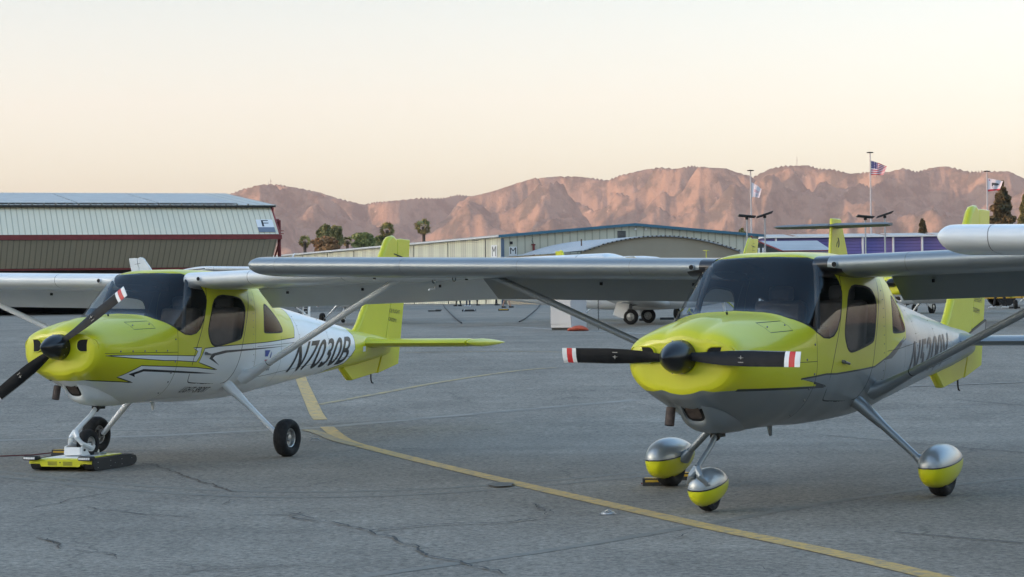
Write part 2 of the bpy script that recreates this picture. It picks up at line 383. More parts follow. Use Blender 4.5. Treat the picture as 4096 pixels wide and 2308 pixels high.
    # grid
    T0, T1 = -PI / 2 * KX, PI / 2 * KX
    xs = [.05, .058, .068, .08, .095, .115, .14, .17] + list(np.arange(.2, 3.2, .03)) + list(np.arange(3.2, 6.2, .09)) + [6.2]
    NT = 44; pts = [(x, T0 + (T1 - T0) * j / NT) for x in xs for j in range(NT + 1)]; edges = []
    def clampT(p): return (min(max(p[0], .05), 6.2), min(max(p[1], T0), T1))
    for poly, key, m in regs:
        for pl in ([poly] + ([key[1]] if isinstance(key, tuple) else [])):
            pl = [clampT(p) for p in pl]; b0 = len(pts); pts += pl; n = len(pl)
            edges += [(b0 + i, b0 + (i + 1) % n) for i in range(n) if pl[i] != pl[(i + 1) % n]]
    res = geometry.delaunay_2d_cdt([Vector(p) for p in pts], edges, [], 0, 1e-5, False)
    V = [tuple(v) for v in res[0]]; F = [tuple(f) for f in res[2]]
    bbs = []
    for poly, key, m in regs:
        X = [p[0] for p in poly]; Y = [p[1] for p in poly]; bbs.append((min(X), max(X), min(Y), max(Y)))
    obj = {}
    for f in F:
        ax = sum(V[i][0] for i in f) / 3; ay = sum(V[i][1] for i in f) / 3
        key, m = 'fuselage', base
        for (poly, k, mm), bb in zip(regs, bbs):
            if bb[0] <= ax <= bb[1] and bb[2] <= ay <= bb[3]:
                if isinstance(k, tuple):
                    if inpoly(ax, ay, poly) != inpoly(ax, ay, k[1]):
                        m = mm
                        if key in ('windshield', 'rear_window'): key = 'fuselage'
                        if key == 'door_glass': key = 'door'
                elif inpoly(ax, ay, poly):
                    if k: key = k
                    if mm != 'SAME': m = mm
        obj.setdefault(key, []).append((f, m))
    P = [fsurf(x, T / KX) for x, T in V]; N = [fnorm(x, T / KX) for x, T in V]
    for n, (x, T) in zip(N, V):
        pass
    outs = {}
    for key, fl in obj.items():
        for s in (-1, 1):
            kk = key if key in ('fuselage', 'windshield') else (key, s)
            b, nn = outs.setdefault(kk, (MB(), []))
            mp = {}
            for f, m in fl:
                idx = []
                for i in f:
                    if i not in mp:
                        mp[i] = len(b.v); p = P[i]; b.v.append((p.x - X0, p.y * s, p.z))
                        n = N[i]; n = n if (n.y > 0 or (abs(n.y) < .3 and False)) else n
                        nn.append(Vector((n.x, n.y * s, n.z)))
                    idx.append(mp[i])
                a, c, d_ = [Vector(b.v[i]) for i in idx]; fn = (c - a).cross(d_ - a)
                if fn.dot(nn[idx[0]] + nn[idx[1]] + nn[idx[2]]) < 0: idx = idx[::-1]
                b.f.append(tuple(idx)); b.m.append(b.mi(M[m]))
    door_objs = {}
    cap = outs['fuselage'][0]; capn = outs['fuselage'][1]
    ring = [fsurf(.05, T0 / KX + PI * j / 40) for j in range(41)]
    ring = [Vector((p.x, p.y, p.z)) for p in ring] + [Vector((p.x, -p.y, p.z)) for p in ring[::-1][1:-1]]
    for k in (0,):
        b0 = len(cap.v); inner = [Vector((.046, p.y * .8, 1.0 + (p.z - 1.0) * .8)) for p in ring]
        for p in ring: cap.v.append((p.x - X0, p.y, p.z)); capn.append(Vector((-.75, p.y, (p.z - 1))).normalized())
        for p in inner: cap.v.append((p.x - X0, p.y, p.z)); capn.append(Vector((-1, 0, 0)))
        n = len(ring)
        for i in range(n):
            q = (b0 + i, b0 + (i + 1) % n, b0 + n + (i + 1) % n, b0 + n + i)
            a, c, d_ = [Vector(cap.v[q[t]]) for t in (0, 1, 2)]
            if (c - a).cross(d_ - a).x > 0: q = q[::-1]
            cap.f.append(q); cap.m.append(cap.mi(M['lime']))
        cap.v.append((.046 - X0, 0, 1.0)); capn.append(Vector((-1, 0, 0)))
        for i in range(n):
            q = (b0 + n + i, b0 + n + (i + 1) % n, len(cap.v) - 1)
            a, c, d_ = [Vector(cap.v[t]) for t in q]
            if (c - a).cross(d_ - a).x > 0: q = q[::-1]
            cap.f.append(q); cap.m.append(cap.mi(M['lime']))
    order = sorted(outs, key=lambda k: 0 if not (isinstance(k, tuple) and k[0] == 'door_glass') else 1)
    for kk in order:
        b, nn = outs[kk]; nm = kk if isinstance(kk, str) else kk[0]
        par = root
        if nm == 'door_glass': par = door_objs[kk[1]]; nm = 'door_window'
        o = b.build(nm, par, smooth=True, angle=180, fix=False)
        o.data.normals_split_custom_set_from_vertices([tuple(n) for n in nn])
        if nm == 'door': door_objs[kk[1]] = o
    return door_objs
def wing_sec(flap_cut):
    c = [0, .004, .0125, .03, .06, .1, .17, .27, .4, .55, .68, .77, .86, .94, 1.0]
    zu = [0, .020, .034, .048, .061, .070, .079, .084, .082, .070, .055, .043, .028, .014, .003]
    zl = [0, -.020, -.035, -.050, -.062, -.070, -.074, -.074, -.068, -.055, -.041, -.031, -.019, -.009, -.003]
    pts = []
    for a, b in list(zip(c, zu))[::-1]: pts.append((a, b))
    for a, b in list(zip(c, zl))[1:]: pts.append((a, b))
    return pts
WING = wing_sec(0); CH = 1.20
def zle(y): return 1.640 + .023 * y
def wpt(a, b, y, s, sc_=1.0, cutc=None):
    inc = R(3.2)
    if cutc and a > cutc: a = cutc + (a - cutc) * .02; 
    x = a * CH; z = b * sc_
    return P3((1.405 + x * math.cos(inc) + z * math.sin(inc), y * s, zle(y) - x * math.sin(inc) + z * math.cos(inc)))
FY0 = .64
def make_plane(name, scheme, loc, yaw, pitch, prop_ang, pants, label, text=True, sub='light airplane', grp=None):
    """X aft, Y starboard, Z up; origin on the ground between the main wheels"""
    FY1 = 2.83 if scheme == 'B' else 3.12
    root = empty(name, loc, (0, pitch, PI / 2 - yaw)); tag(root, label, 'airplane', grp)
    S_ = {'A': 'white', 'B': 'silver', 'L': 'lime'}[scheme]; body = M[S_]; lime = M['lime']
    doors = make_fuselage(root, scheme)
    # --- wings ---
    for s in (-1, 1):
        b = MB(); ys = [.38, .46, .52, .60, FY0, 1.2, 1.8, 2.4, FY1, FY1 + .001, 3.4, 4.0, 4.462, 4.482, 4.500, 4.514, 4.523, 4.528, 4.53]
        n = len(WING); rings = []
        for i, y in enumerate(ys):
            e = max(0, (y - 4.462) / .068); k = max(.02, 1 - e ** 2.5) ** .42 if e > 0 else 1
            ring = []
            for (a, z_) in WING:
                yy = y
                if i == 1: yy = .46 + (.13 if z_ < -.02 else .03) * (1 - 0 * a)
                if i == 2: yy = max(.60, y)
                if i == 3: yy = .62
                aa = a
                if e > 0: aa = .5 + (a - .5) * (1 - .10 * (1 - k)) if True else a; aa = a * (1 - .05 * (1 - k)) + .03 * (1 - k)
                ring.append(wpt(aa, z_ * k, yy, s, 1, .77 if y <= FY1 else None))
            rings.append(ring)
        rootm = M['black'] if scheme == 'B' else body
        b.loft(rings[:2], rootm, cap=False); b.loft(rings[1:], body, cap=False)
        b.add(rings[-1], [tuple(range(n))], body)
        wg = b.build('wing', root, angle=40)
        # flap hanging down
        b = MB(); rr = []
        for y in (FY0, FY1 - .006):
            z0 = zle(y); h = (2.300, z0 - .078); t = (2.555, z0 - .262)
            dx, dz = t[0] - h[0], t[1] - h[1]; l = math.hypot(dx, dz); nx, nz = -dz / l, dx / l
            q = []
            for f, th in ((0, .0), (.03, .017), (.12, .024), (.3, .024), (.6, .015), (1, .002)): q.append((h[0] + dx * f + nx * th, h[1] + dz * f + nz * th))
            for f, th in ((1, -.002), (.6, -.006), (.3, -.010), (.12, -.012), (.03, -.008)): q.append((h[0] + dx * f + nx * th, h[1] + dz * f + nz * th))
            rr.append([P3((x, y * s, z)) for x, z in q])
        b.loft(rr, body, angle) if False else b.loft(rr, body)
        fl = b.build('flap', wg, angle=30)
        # aileron seam, flap brackets, cuff holes
        for y in (.95, 1.75, 2.55): MB().box(P3((2.31, y * s, zle(y) - .13)), (.03, .012, .025), M['gap']).build('hinge_bracket', fl, smooth=False)
        for y in (3.0, 3.9): MB().box(P3((2.34, y * s, zle(y) - .105)), (.03, .010, .012), M['gap']).build('aileron_hinge', wg, smooth=False)
        b = MB(); b.lathe(P3((1.398, .545 * s, zle(.54) - .004)), (-1, 0, 0), [(-.012, .021), (.006, .021), (.007, .019), (.007, .018)], body, 20)
        b.lathe(P3((1.398, .545 * s, zle(.54) - .004)), (-1, 0, 0), [(.0065, .019), (.0065, .0)], M['dark'], 20)
        b.build('vent_hole', wg)
        # rivet and seam lines along the leading edge
        b = MB()
        for y in (1.05, 2.0, 3.05, 4.25):
            pr = [wpt(a, z_ * 1.012, y, s) for a, z_ in WING[4:-4]]; pr2 = [wpt(a, z_ * 1.012, y + .005, s) for a, z_ in WING[4:-4]]
            b.loft([pr, pr2], M['metal'], cap=False, close=False)
        for y in np.arange(.75, 4.2, .11):
            for (a, zz) in ((.10, -.049), (.45, -.053)):
                c = wpt(a, zz, float(y), s); b.box(c, (.007, .007, .003), M['metal'])
        b.build('wing_seam', wg, smooth=False, fix=False)
        # strut
        b = MB(); A_ = Vector(P3((2.235, .60 * s, .765))); B_ = Vector(P3((1.745, 2.415 * s, 1.625)))
        b.tube([A_, A_.lerp(B_, .13), A_.lerp(B_, .5), B_], [.030, .029, .027, .026], body, 14, flat=1.55, up=(0, 0, 1))
        b.tube([A_.lerp(B_, .125), A_.lerp(B_, .128)], .0305, M['gap'], 14, flat=1.55)
        st = b.build('wing_strut', root)
        b = MB(); q = Vector(P3((2.24, .50 * s, .74)))
        b.tube([q, A_, A_.lerp(B_, .12)], [.075, .05, .031], body, 14, flat=1.5); b.build('strut_fairing', st)
        # tie-down ring under the wing
        b = MB(); c = Vector(P3((1.75, 2.76 * s, zle(2.76) - .10)))
        b.tube([c + Vector((0, .014 * math.cos(q), .02 * math.sin(q))) for q in np.linspace(0, 2 * PI, 13)], .004, M['gap'], 6, cap=False)
        b.tube([c + Vector((0, 0, .02)), c + Vector((0, 0, .05))], .005, M['gap'], 6); b.build('tie_down_ring', wg)
        # main gear
        b = MB(); top = Vector(P3((2.00, .36 * s, .74))); kn = Vector(P3((2.015, .50 * s, .640))); bt = Vector(P3((2.09, .985 * s, .185)))
        b.tube([top, kn, kn.lerp(bt, .30)], [.055, .050, .033], body, 14, flat=1.25, up=(0, 0, 1)); b.tube([kn.lerp(bt, .3), kn.lerp(bt, .6), bt], [.030, .026, .022], body, 14, flat=1.2)
        lg = b.build('landing_gear_leg', root)
        b = MB(); o_ = Vector((.034, 0, .0)); b.tube([kn + o_, kn.lerp(bt, .5) + o_, bt + o_ * .9], .0045, M['gap'], 6); b.build('brake_line', lg)
        b = MB(); b.box(bt + Vector((0, .035 * s, 0)), (.07, .03, .08), M['metal']); b.build('brake_caliper', lg, bevel=.006)
        wh = empty('wheel', P3((2.09, 1.065 * s, .175)), parent=root)
        r, hw = .175, .066
        b = MB(); b.lathe((0, 0, 0), (0, 1, 0), [(-.035, .088), (-.052, .10), (-hw, .125), (-hw, .145), (-.055, .163), (-.035, .172), (-.018, r), (0, r), (.018, r), (.035, .172), (.055, .163), (hw, .145), (hw, .125), (.052, .10), (.035, .088)], M['tyre'], 40)
        for gg in (-.022, 0, .022): b.lathe((0, gg, 0), (0, 1, 0), [(-.002, r + .0006), (.002, r + .0006)], M['dark'], 40)
        b.build('tyre', wh)
        b = MB(); b.lathe((0, 0, 0), (0, 1, 0), [(-.036, .09), (-.04, .086), (-.036, .078), (-.012, .07), (-.010, .035), (-.03, .03), (-.034, .012), (-.034, 0)], M['rim'], 28)
        b.lathe((0, 0, 0), (0, 1, 0), [(.036, .09), (.04, .086), (.036, .078), (.012, .07), (.010, .035), (.03, .03), (.034, .012), (.034, 0)], M['rim'], 28)
        b.tube([(0, -.045 * s, 0), (0, -.085 * s, .01)], .022, M['metal'], 12); b.build('rim', wh)
        if pants:
            b = MB(); rings = []; x0, x1 = -.31, .42; N_ = 30
            for i in range(N_ + 1):
                u = i / N_; x = x0 + (x1 - x0) * (.5 - .5 * math.cos(PI * u)); q = (x - x0) / (x1 - x0)
                k = (q ** .5) * ((1 - q) ** .95) / .393 if 0 < q < 1 else 0; k = min(k, 1.0) ** .68 if k > 0 else .001
                zc = .215 + .022 * q; ht = .150 * k; hb = .160 * k * (1 - .10 * q); wd = .116 * k
                rings.append([Vector((x, wd * math.cos(t) * (1 if math.sin(t) > 0 else abs(math.cos(t)) ** -.25 if abs(math.cos(t)) > .05 else 1), zc + (ht if math.sin(t) > 0 else hb) * math.sin(t) - .175)) for t in [2 * PI * (j + .5) / 28 for j in range(28)]])
            b.loft(rings, M['pant'], cap=False)
            pn = b.build('wheel_fairing', root, angle=60, loc=P3((2.09, 1.065 * s, .175)))
            b = MB(); b.tube([kn.lerp(bt, .80), bt + Vector((0, -.03 * s, .03))], [.027, .05], body, 14, flat=1.3); b.build('leg_cuff', lg)
    # --- nose gear ---
    b = MB(); b.tube([P3((.62, 0, .54)), P3((.50, 0, .44)), P3((.37, 0, .365)), P3((.27, 0, .305))], [.024, .023, .022, .024], body, 12, flat=.8)
    b.tube([P3((.27, 0, .305)), P3((.245, .03, .25)), P3((.27, .062, .20)), P3((.43, .064, .15))], [.028, .024, .02, .018], body, 10)
    b.tube([P3((.27, 0, .305)), P3((.245, -.03, .25)), P3((.27, -.062, .20)), P3((.43, -.064, .15))], [.028, .024, .02, .018], body, 10)
    b.tube([P3((.56, 0, .49)), P3((.60, 0, .52))], .036, M['gap'], 12)
    ng = b.build('nose_gear_leg', root)
    zl_ = .0 if pants else .065
    wh = empty('nose_wheel', P3((.45, 0, .125 + zl_)), parent=root)
    b = MB(); b.lathe((0, 0, 0), (0, 1, 0), [(-.03, .06), (-.045, .07), (-.05, .09), (-.04, .115), (-.015, .125), (.015, .125), (.04, .115), (.05, .09), (.045, .07), (.03, .06)], M['tyre'], 32); b.build('tyre', wh)
    b = MB(); b.lathe((0, 0, 0), (0, 1, 0), [(-.05, .0), (-.05, .015), (-.02, .02), (-.02, .05), (-.034, .06), (-.03, .066), (.03, .066), (.034, .06), (.02, .05), (.02, .02), (.05, .015), (.05, 0)], M['rim'], 24); b.build('rim', wh)
    if pants:
        b = MB(); rings = []; x0, x1 = -.22, .27; N_ = 26
        for i in range(N_ + 1):
            u = i / N_; x = x0 + (x1 - x0) * (.5 - .5 * math.cos(PI * u)); q = (x - x0) / (x1 - x0)
            k = (q ** .5) * ((1 - q) ** .8) / .42 if 0 < q < 1 else 0; k = min(k, 1.0) ** .68 if k > 0 else .001
            zc = .160 + .018 * q; ht = .128 * k; hb = .133 * k * (1 - .12 * q); wd = .098 * k
            rings.append([Vector((x, wd * math.cos(t), zc + (ht if math.sin(t) > 0 else hb) * math.sin(t) - .125)) for t in [2 * PI * j / 24 for j in range(24)]])
        b.loft(rings, M['pant2'], cap=False); b.build('nose_wheel_fairing', root, angle=60, loc=P3((.45, 0, .125)))
    # --- propeller ---
    pr = empty('propeller', P3((0, 0, 1.042)), (prop_ang, 0, 0), parent=root)
    for s in (-1, 1):
        b = MB(); rings = []; ys = [.03, .09, .12, .18, .25, .35, .5, .65, .74, .745, .775, .78, .81, .815, .845, .85]
        for y in ys:
            c = float(np.interp(y, [.03, .12, .2, .32, .5, .85], [.05, .066, .088, .108, .112, .100])); tw = R(float(np.interp(y, [.03, .2, .5, .85], [52, 38, 22, 14])))
            th = float(np.interp(y, [.03, .12, .3, .85], [.045, .035, .02, .008]))
            ring = []
            for (a, h) in ((-.5, 0), (-.44, .45), (-.30, .8), (-.05, 1), (.2, .8), (.5, .05), (.2, -.1), (-.3, -.12)):
                # a along chord, h toward the front
                dz_, dx_ = a * c, -h * th
                z = dz_ * math.cos(tw) + dx_ * math.sin(tw); x = -dz_ * math.sin(tw) + dx_ * math.cos(tw)
                ring.append((x, y * s, z * (-1 if s < 0 else 1)))
            rings.append(ring)
        n = 8
        mt = lambda i: M['white'] if i in (9, 10) or i in (13, 14) else (M['red'] if i in (11, 12) else M['blade'])
        for i in range(len(ys) - 1):
            mm = M['blade'] if ys[i] < .745 else (M['whitep'] if (ys[i] < .775 or ys[i] >= .815) else M['red'])
            vs = list(rings[i]) + list(rings[i + 1]); fs = [(k, (k + 1) % n, n + (k + 1) % n, n + k) for k in range(n)]
            if .3 < ys[i] < .74: b.add(vs, [fs[0], fs[7]], M['edge']); b.add(vs, fs[1:7], mm)
            else: b.add(vs, fs, mm)
        b.add(rings[-1], [tuple(range(n))], M['whitep'])
        bl = b.build('blade', pr, angle=50)
        b = MB(); y = .45 * s; sg = 1 if s < 0 else -1
        for pl in ([(-.022, .004), (-.004, .007), (0, .02), (.004, .007), (.022, .004), (.004, .001), (0, -.006), (-.004, .001)], [(-.018, -.022), (.018, -.022), (.018, -.028), (-.018, -.028)]):
            b.prism(pl, lambda a, c_: (-.019 + c_ * .38 * sg * 0, y + a, c_ * sg + 0), lambda a, c_: (-.0235, y + a, c_ * sg), M['edge'])
        b.build('blade_mark', bl, smooth=False)
    b = MB(); b.lathe((0, 0, 0), (-1, 0, 0), [(-.045, .108), (-.04, .112), (0, .110), (.05, .103), (.10, .087), (.15, .063), (.19, .037), (.215, .017), (.228, .005), (.23, 0)], M['spinner'], 40)
    for k in range(10):
        q = k * 2 * PI / 10; b.box((-.015, .110 * math.cos(q), .110 * math.sin(q)), (.008, .008, .008), M['metal'])
    b.build('spinner', pr)
    # --- cowl inlets, scoop, exhaust ---
    for s in (-1, 1):
        def rr_(w_, h_, r_, n=6):
            o_ = []
            for (qx, qy, a0) in ((1, 1, 0), (-1, 1, PI / 2), (-1, -1, PI), (1, -1, 3 * PI / 2)):
                for j in range(n): a = a0 + PI / 2 * j / (n - 1); o_.append((qx * (w_ / 2 - r_) + r_ * math.cos(a), qy * (h_ / 2 - r_) + r_ * math.sin(a)))
            return o_
        b = MB(); cen = (.282 * s, 1.055)
        def rg(w_, h_, r_, xx, tilt=.22): return [P3((xx + abs(cen[0] + a * s - .2 * s) * tilt * (1 if abs(cen[0] + a * s) > .2 else 0), cen[0] + a * s, cen[1] + c_)) for a, c_ in rr_(w_, h_, r_)]
        b.loft([rg(.212, .122, .055, .085), rg(.209, .120, .055, .034), rg(.201, .112, .05, .025), rg(.189, .101, .045, .029)], lime, cap=False)
        b.build('cowl_inlet', root)
        b = MB(); b.add(rg(.190, .102, .045, .0290), [tuple(range(24))], M['dark']); 
        b.add([P3((.05, cen[0] + a * s, cen[1] + c_)) for a, c_ in ((.0, -.03), (.07, -.03), (.07, .02), (0, .02))], [(0, 1, 2, 3)], M['exh'])
        b.build('inlet_opening', root, smooth=False, fix=False)
    # chin: a broad air scoop facing forward and down, running back into the belly
    def ringc(xt, zt_, xb, zb_, wt, wb, n=28, e=3.0):
        q = []
        for j in range(n):
            t_ = 2 * PI * (j + .5) / n; c_, s__ = math.cos(t_), math.sin(t_); r_ = (abs(c_) ** e + abs(s__) ** e) ** (-1 / e)
            v = .5 - .5 * r_ * s__; q.append(P3((xt + (xb - xt) * v, (wt + (wb - wt) * v) * r_ * c_, zt_ + (zb_ - zt_) * v)))
        return q
    F0 = (.165, .745, .300, .590, .092, .080)
    b = MB(); b.loft([ringc(.185, .735, .292, .610, .074, .066), ringc(.160, .742, .292, .592, .078, .070), ringc(.160, .752, .300, .578, .094, .082), ringc(.20, .77, .34, .552, .125, .115, e=2.6), ringc(.30, .78, .44, .525, .165, .155, e=2.3),
        ringc(.5, .76, .60, .508, .20, .175, e=2.2), ringc(.8, .74, .85, .506, .205, .16, e=2.2), ringc(1.1, .70, 1.12, .53, .17, .12, e=2.2)], body, cap=False)
    scp = b.build('air_scoop', root, angle=50)
    b = MB(); b.add(ringc(.184, .736, .2925, .609, .0745, .0665), [tuple(range(28))], M['dark'])
    b.add(ringc(.1835, .715, .275, .628, .050, .046, e=5), [tuple(range(28))], M['exh']); b.build('scoop_grille', scp, smooth=False, fix=False)
    b = MB(); b.box(P3((.62, 0, .502)), (.10, .06, .03), M['gap']); b.build('nose_gear_slot', scp, smooth=False)
    b = MB(); b.lathe(P3((.24, .17, .70)), (-.25, 0, -1), [(0, .032), (.12, .032), (.12, .026), (.05, .024), (.05, 0)], M['exh'], 18); b.build('exhaust_pipe', root)
    b = MB(); b.tube([P3((1.38, -.05, .54)), P3((1.40, -.05, .45))], [.022, .012], body, 10); b.build('drain_mast', root)
    # --- tail ---
    def zf(x): return fs_(x)[1]
    def vert(poly, th, m, nm, hinge=None):
        b = MB(); cl = sorted(poly); xs_ = [p[0] for p in poly]
        b.prism(poly, lambda x, z: P3((x, -th / 2, z)), lambda x, z: P3((x, th / 2, z)), m); return b.build(nm, root, bevel=th * .42, angle=50)
    fm = M['lime']
    FIN = [(5.30, 1.10), (5.46, 1.245), (5.60, 1.42), (5.92, 1.90), (6.14, 2.19), (6.20, 2.228), (6.30, 2.245), (6.40, 2.20), (6.385, 2.03), (6.30, 1.75), (6.10, 1.10), (6.0, .92), (5.87, .70), (5.25, .622), (5.01, .79), (5.2, .95)]
    vert(FIN, .075, fm, 'fin')
    RUD = [(6.412, 2.205), (6.50, 2.215), (6.72, 2.21), (6.695, 2.03), (6.55, 1.466), (6.47, 1.08), (6.407, .79), (5.90, .692), (6.02, .92), (6.115, 1.09), (6.315, 1.75), (6.40, 2.03)]
    rd = vert(RUD, .05, fm, 'rudder')
    b = MB(); b.prism([(6.30, 2.035), (6.70, 2.028), (6.70, 2.038), (6.30, 2.045)][::1], lambda x, z: P3((x, -.0385, z)), lambda x, z: P3((x, .0385, z)), M['gap'])
    if False: b.build('x')
    b = MB(); b.prism([(6.28, 2.03), (6.50, 2.0), (6.50, 2.01), (6.28, 2.042)], lambda x, z: P3((x, -.0395, z)), lambda x, z: P3((x, .0395, z)), M['gap'])
    b.build('rudder_gap', rd, smooth=False)
    b = MB(); c = P3((5.78, 0, .62)); b.tube([(c[0], 0, c[2] + .07), (c[0], 0, c[2] + .01), (c[0] + .02, 0, c[2] - .03), (c[0] + .05, 0, c[2] - .035)], .008, M['gap'], 8); b.build('tail_hook', root)
    for s in (-1, 1):
        b = MB(); rings = []
        sec = [(1, 0), (.9, .010), (.7, .028), (.45, .044), (.25, .048), (.12, .040), (.04, .024), (0, 0), (.04, -.024), (.12, -.038), (.25, -.044), (.45, -.040), (.7, -.026), (.9, -.010)]
        for y in (.0, .12, .6, 1.20, 1.235):
            le = 5.27 + .26 * y; te = 6.22; k = 1 if y < 1.21 else .8
            rings.append([P3((le + (te - le) * a, y * s, 1.03 + z * k)) for a, z in sec])
        b.loft(rings, fm if scheme != 'B' else M['silver']); sb = b.build('stabilizer', root, angle=50)
        b = MB(); rings = []
        for (x, k) in ((5.56, .05), (5.60, .5), (5.72, .9), (5.95, 1), (6.2, .8), (6.4, .45), (6.56, .04)):
            rings.append([P3((x, (1.285 + .05 * k * math.cos(t)) * s, 1.03 + .045 * k * math.sin(t))) for t in [2 * PI * j / 12 for j in range(12)]])
        b.loft(rings, fm if scheme != 'B' else M['silver']); b.build('stabilizer_tip', sb, angle=60)
        b = MB(); b.lathe(P3((5.42, .12 * s, 1.03)), (0, s, 0), [(0, .14), (.05, .06), (.08, .03)], fm if scheme != 'B' else M['silver'], 16); 
        b2 = MB(); rings = []
        for (y, k) in ((.10, 1.5), (.16, 1.2), (.22, 1.03)):
            le = 5.27 + .26 * y; rings.append([P3((le - .05 * (k - 1) + (6.1 - le) * a, y * s, 1.03 + z * k)) for a, z in sec])
        b2.loft(rings, fm if scheme != 'B' else M['silver']); b2.build('tail_fillet', sb, angle=50)
    # --- interior ---
    for s in (-1, 1):
        b = MB(); b.box(P3((2.0, .24 * s, .93)), (.5, .40, .14), M['seat']); b.box(P3((2.28, .24 * s, 1.17)), (.12, .40, .46), M['seat'], Euler((0, R(12), 0))); b.box(P3((2.33, .24 * s, 1.45)), (.08, .2, .12), M['seat']); b.build('seat', root, bevel=.035)
    b = MB(); b.box(P3((1.28, 0, 1.13)), (.42, .94, .16), M['rubber']); b.box(P3((1.50, 0, 1.0)), (.03, .9, .34), M['rubber']); b.build('instrument_panel', root, bevel=.03)
    b = MB(); b.bbox(P3((1.1, -.38, .70)), P3((2.7, .38, .73)), M['rubber']); b.bbox(P3((2.70, -.38, .73)), P3((2.72, .38, 1.12)), M['rubber']); b.build('cabin_floor', root, smooth=False)
    for s in (-1, 1):
        b = MB(); b.tube([P3((.97, .22 * s, 1.30)), P3((1.36, .30 * s, 1.675))], .012, M['rubber'], 8); 
    for s in (-1, 1): MB().tube([P3((1.20, .50 * s, 1.12)), P3((1.42, .40 * s, 1.64))], .018, M['rubber'], 8).build('windshield_post', root)
    for s in (-1, 1):
        b = MB(); h = side(1.51, .968, s, .02); b.tube([P3((h.x - .035, h.y, h.z)), P3((h.x + .03, h.y + .006 * s, h.z - .012))], .010, M['metal'], 8); b.lathe(P3((1.475, side(1.475, .97, s).y, .97)), (0, s, 0), [(-.01, .014), (.02, .012), (.02, 0)], M['metal'], 12)
        b.build('door_handle', doors[s])
    # small hardware on the skin
    b = MB()
    for s in (-1, 1):
        for (x, z) in ((.3, 1.0), (.45, 1.0), (.6, 1.0), (.75, 1.0), (.9, 1.0), (1.02, 1.1), (1.02, .9), (1.0, .8), (1.02, .72), (1.02, .62), (.58, 1.225), (.77, 1.235)):
            p = side(x, z, s, .001); b.lathe(P3(p), (0, s, 0), [(-.002, .009), (.003, .007), (.003, 0)], M['metal'], 8)
        for k in range(12):
            p = side(2.33 , .75 + k * .065, s, .001); b.lathe(P3(p), (0, s, 0), [(-.001, .0045), (.002, .0035), (.002, 0)], M['metal'], 6)
        for k in range(9):
            for x in (3.45, 4.25):
                zb_, zt_ = fs_(x)[0:2]; p = side(x + .02, zb_ + .06 + (zt_ - zb_ - .1) * k / 8, s, .001); b.lathe(P3(p), (0, s, 0), [(-.001, .0045), (.002, .0035), (.002, 0)], M['metal'], 6)
    p = fsurf(.72, PI / 2 - .1); b.tube([P3((.72, -.03, p.z)), P3((.715, -.03, p.z + .018))], .008, M['rubber'], 8)
    b.build('skin_fastener', root)
    b = MB(); p = side(5.28, .99, -1, .003); b.add([P3(side(5.24, .94, -1, .004)), P3(side(5.32, .945, -1, .004)), P3(side(5.32, 1.0, -1, .004)), P3(side(5.24, .995, -1, .004))], [(0, 1, 2, 3)], M['whitep'])
    b.build('inspection_plate', root, smooth=False, fix=False)
    return root
# fairing paints: silver above, lime below, black pinstripe (by height on the part)
def pantmat(nm, z0, slope):
    m = mat(nm, (.30, .33, .35), .33, metal=.4, coat=.5); t = m.node_tree; b = t.nodes['Principled BSDF']
    tc = t.nodes.new('ShaderNodeTexCoord'); sx = t.nodes.new('ShaderNodeSeparateXYZ'); t.links.new(tc.outputs['Object'], sx.inputs[0])
    a = t.nodes.new('ShaderNodeMath'); a.operation = 'MULTIPLY_ADD'; a.inputs[1].default_value = -slope; t.links.new(sx.outputs[0], a.inputs[0]); t.links.new(sx.outputs[2], a.inputs[2])
    r = t.nodes.new('ShaderNodeValToRGB'); r.color_ramp.interpolation = 'CONSTANT'
    mr = t.nodes.new('ShaderNodeMapRange'); mr.inputs[1].default_value = z0 - .2; mr.inputs[2].default_value = z0 + .2; t.links.new(a.outputs[0], mr.inputs[0]); t.links.new(mr.outputs[0], r.inputs[0])
    e = r.color_ramp.elements; e[0].position = 0; e[0].color = (*LIME_C, 1); e[1].position = .49; e[1].color = (.01, .01, .01, 1); x = e.new(.512); x.color = (.30, .33, .35, 1)
    t.links.new(r.outputs[0], b.inputs['Base Color'])
    g = t.nodes.new('ShaderNodeMath'); g.operation = 'GREATER_THAN'; g.inputs[1].default_value = .51; t.links.new(mr.outputs[0], g.inputs[0])
    g2 = t.nodes.new('ShaderNodeMath'); g2.operation = 'MULTIPLY'; g2.inputs[1].default_value = .4; t.links.new(g.outputs[0], g2.inputs[0]); t.links.new(g2.outputs[0], b.inputs['Metallic'])
    return m
M['pant'] = pantmat('wheel_fairing_paint', .062, .08); M['pant2'] = pantmat('nose_fairing_paint', .055, .14)
M['whitep'] = mat('plain_white_paint', (.75, .75, .74), .4)
M['rubdark'] = M['rubber']
def wloc(px, py, yaw):
    """plane base (main wheels) from the prop-disc point"""
    return (px + X0 * math.sin(yaw), py + X0 * math.cos(yaw), 0)
AX, AY, AYAW, APIT = -3.936, 18.267, .419, .016
BX, BY, BYAW, BPIT = 1.073, 13.786, .519, .002
planeA = make_plane('high_wing_airplane', 'A', wloc(AX, AY, AYAW), AYAW, APIT, R(-34), False, 'lime and white high-wing airplane marked N7030B, its nose wheel standing on a small tracked tug')
planeB = make_plane('high_wing_airplane', 'B', wloc(BX, BY, BYAW), BYAW, BPIT, R(.8), True, 'lime and silver high-wing airplane in the right foreground with wheel fairings and level black propeller')
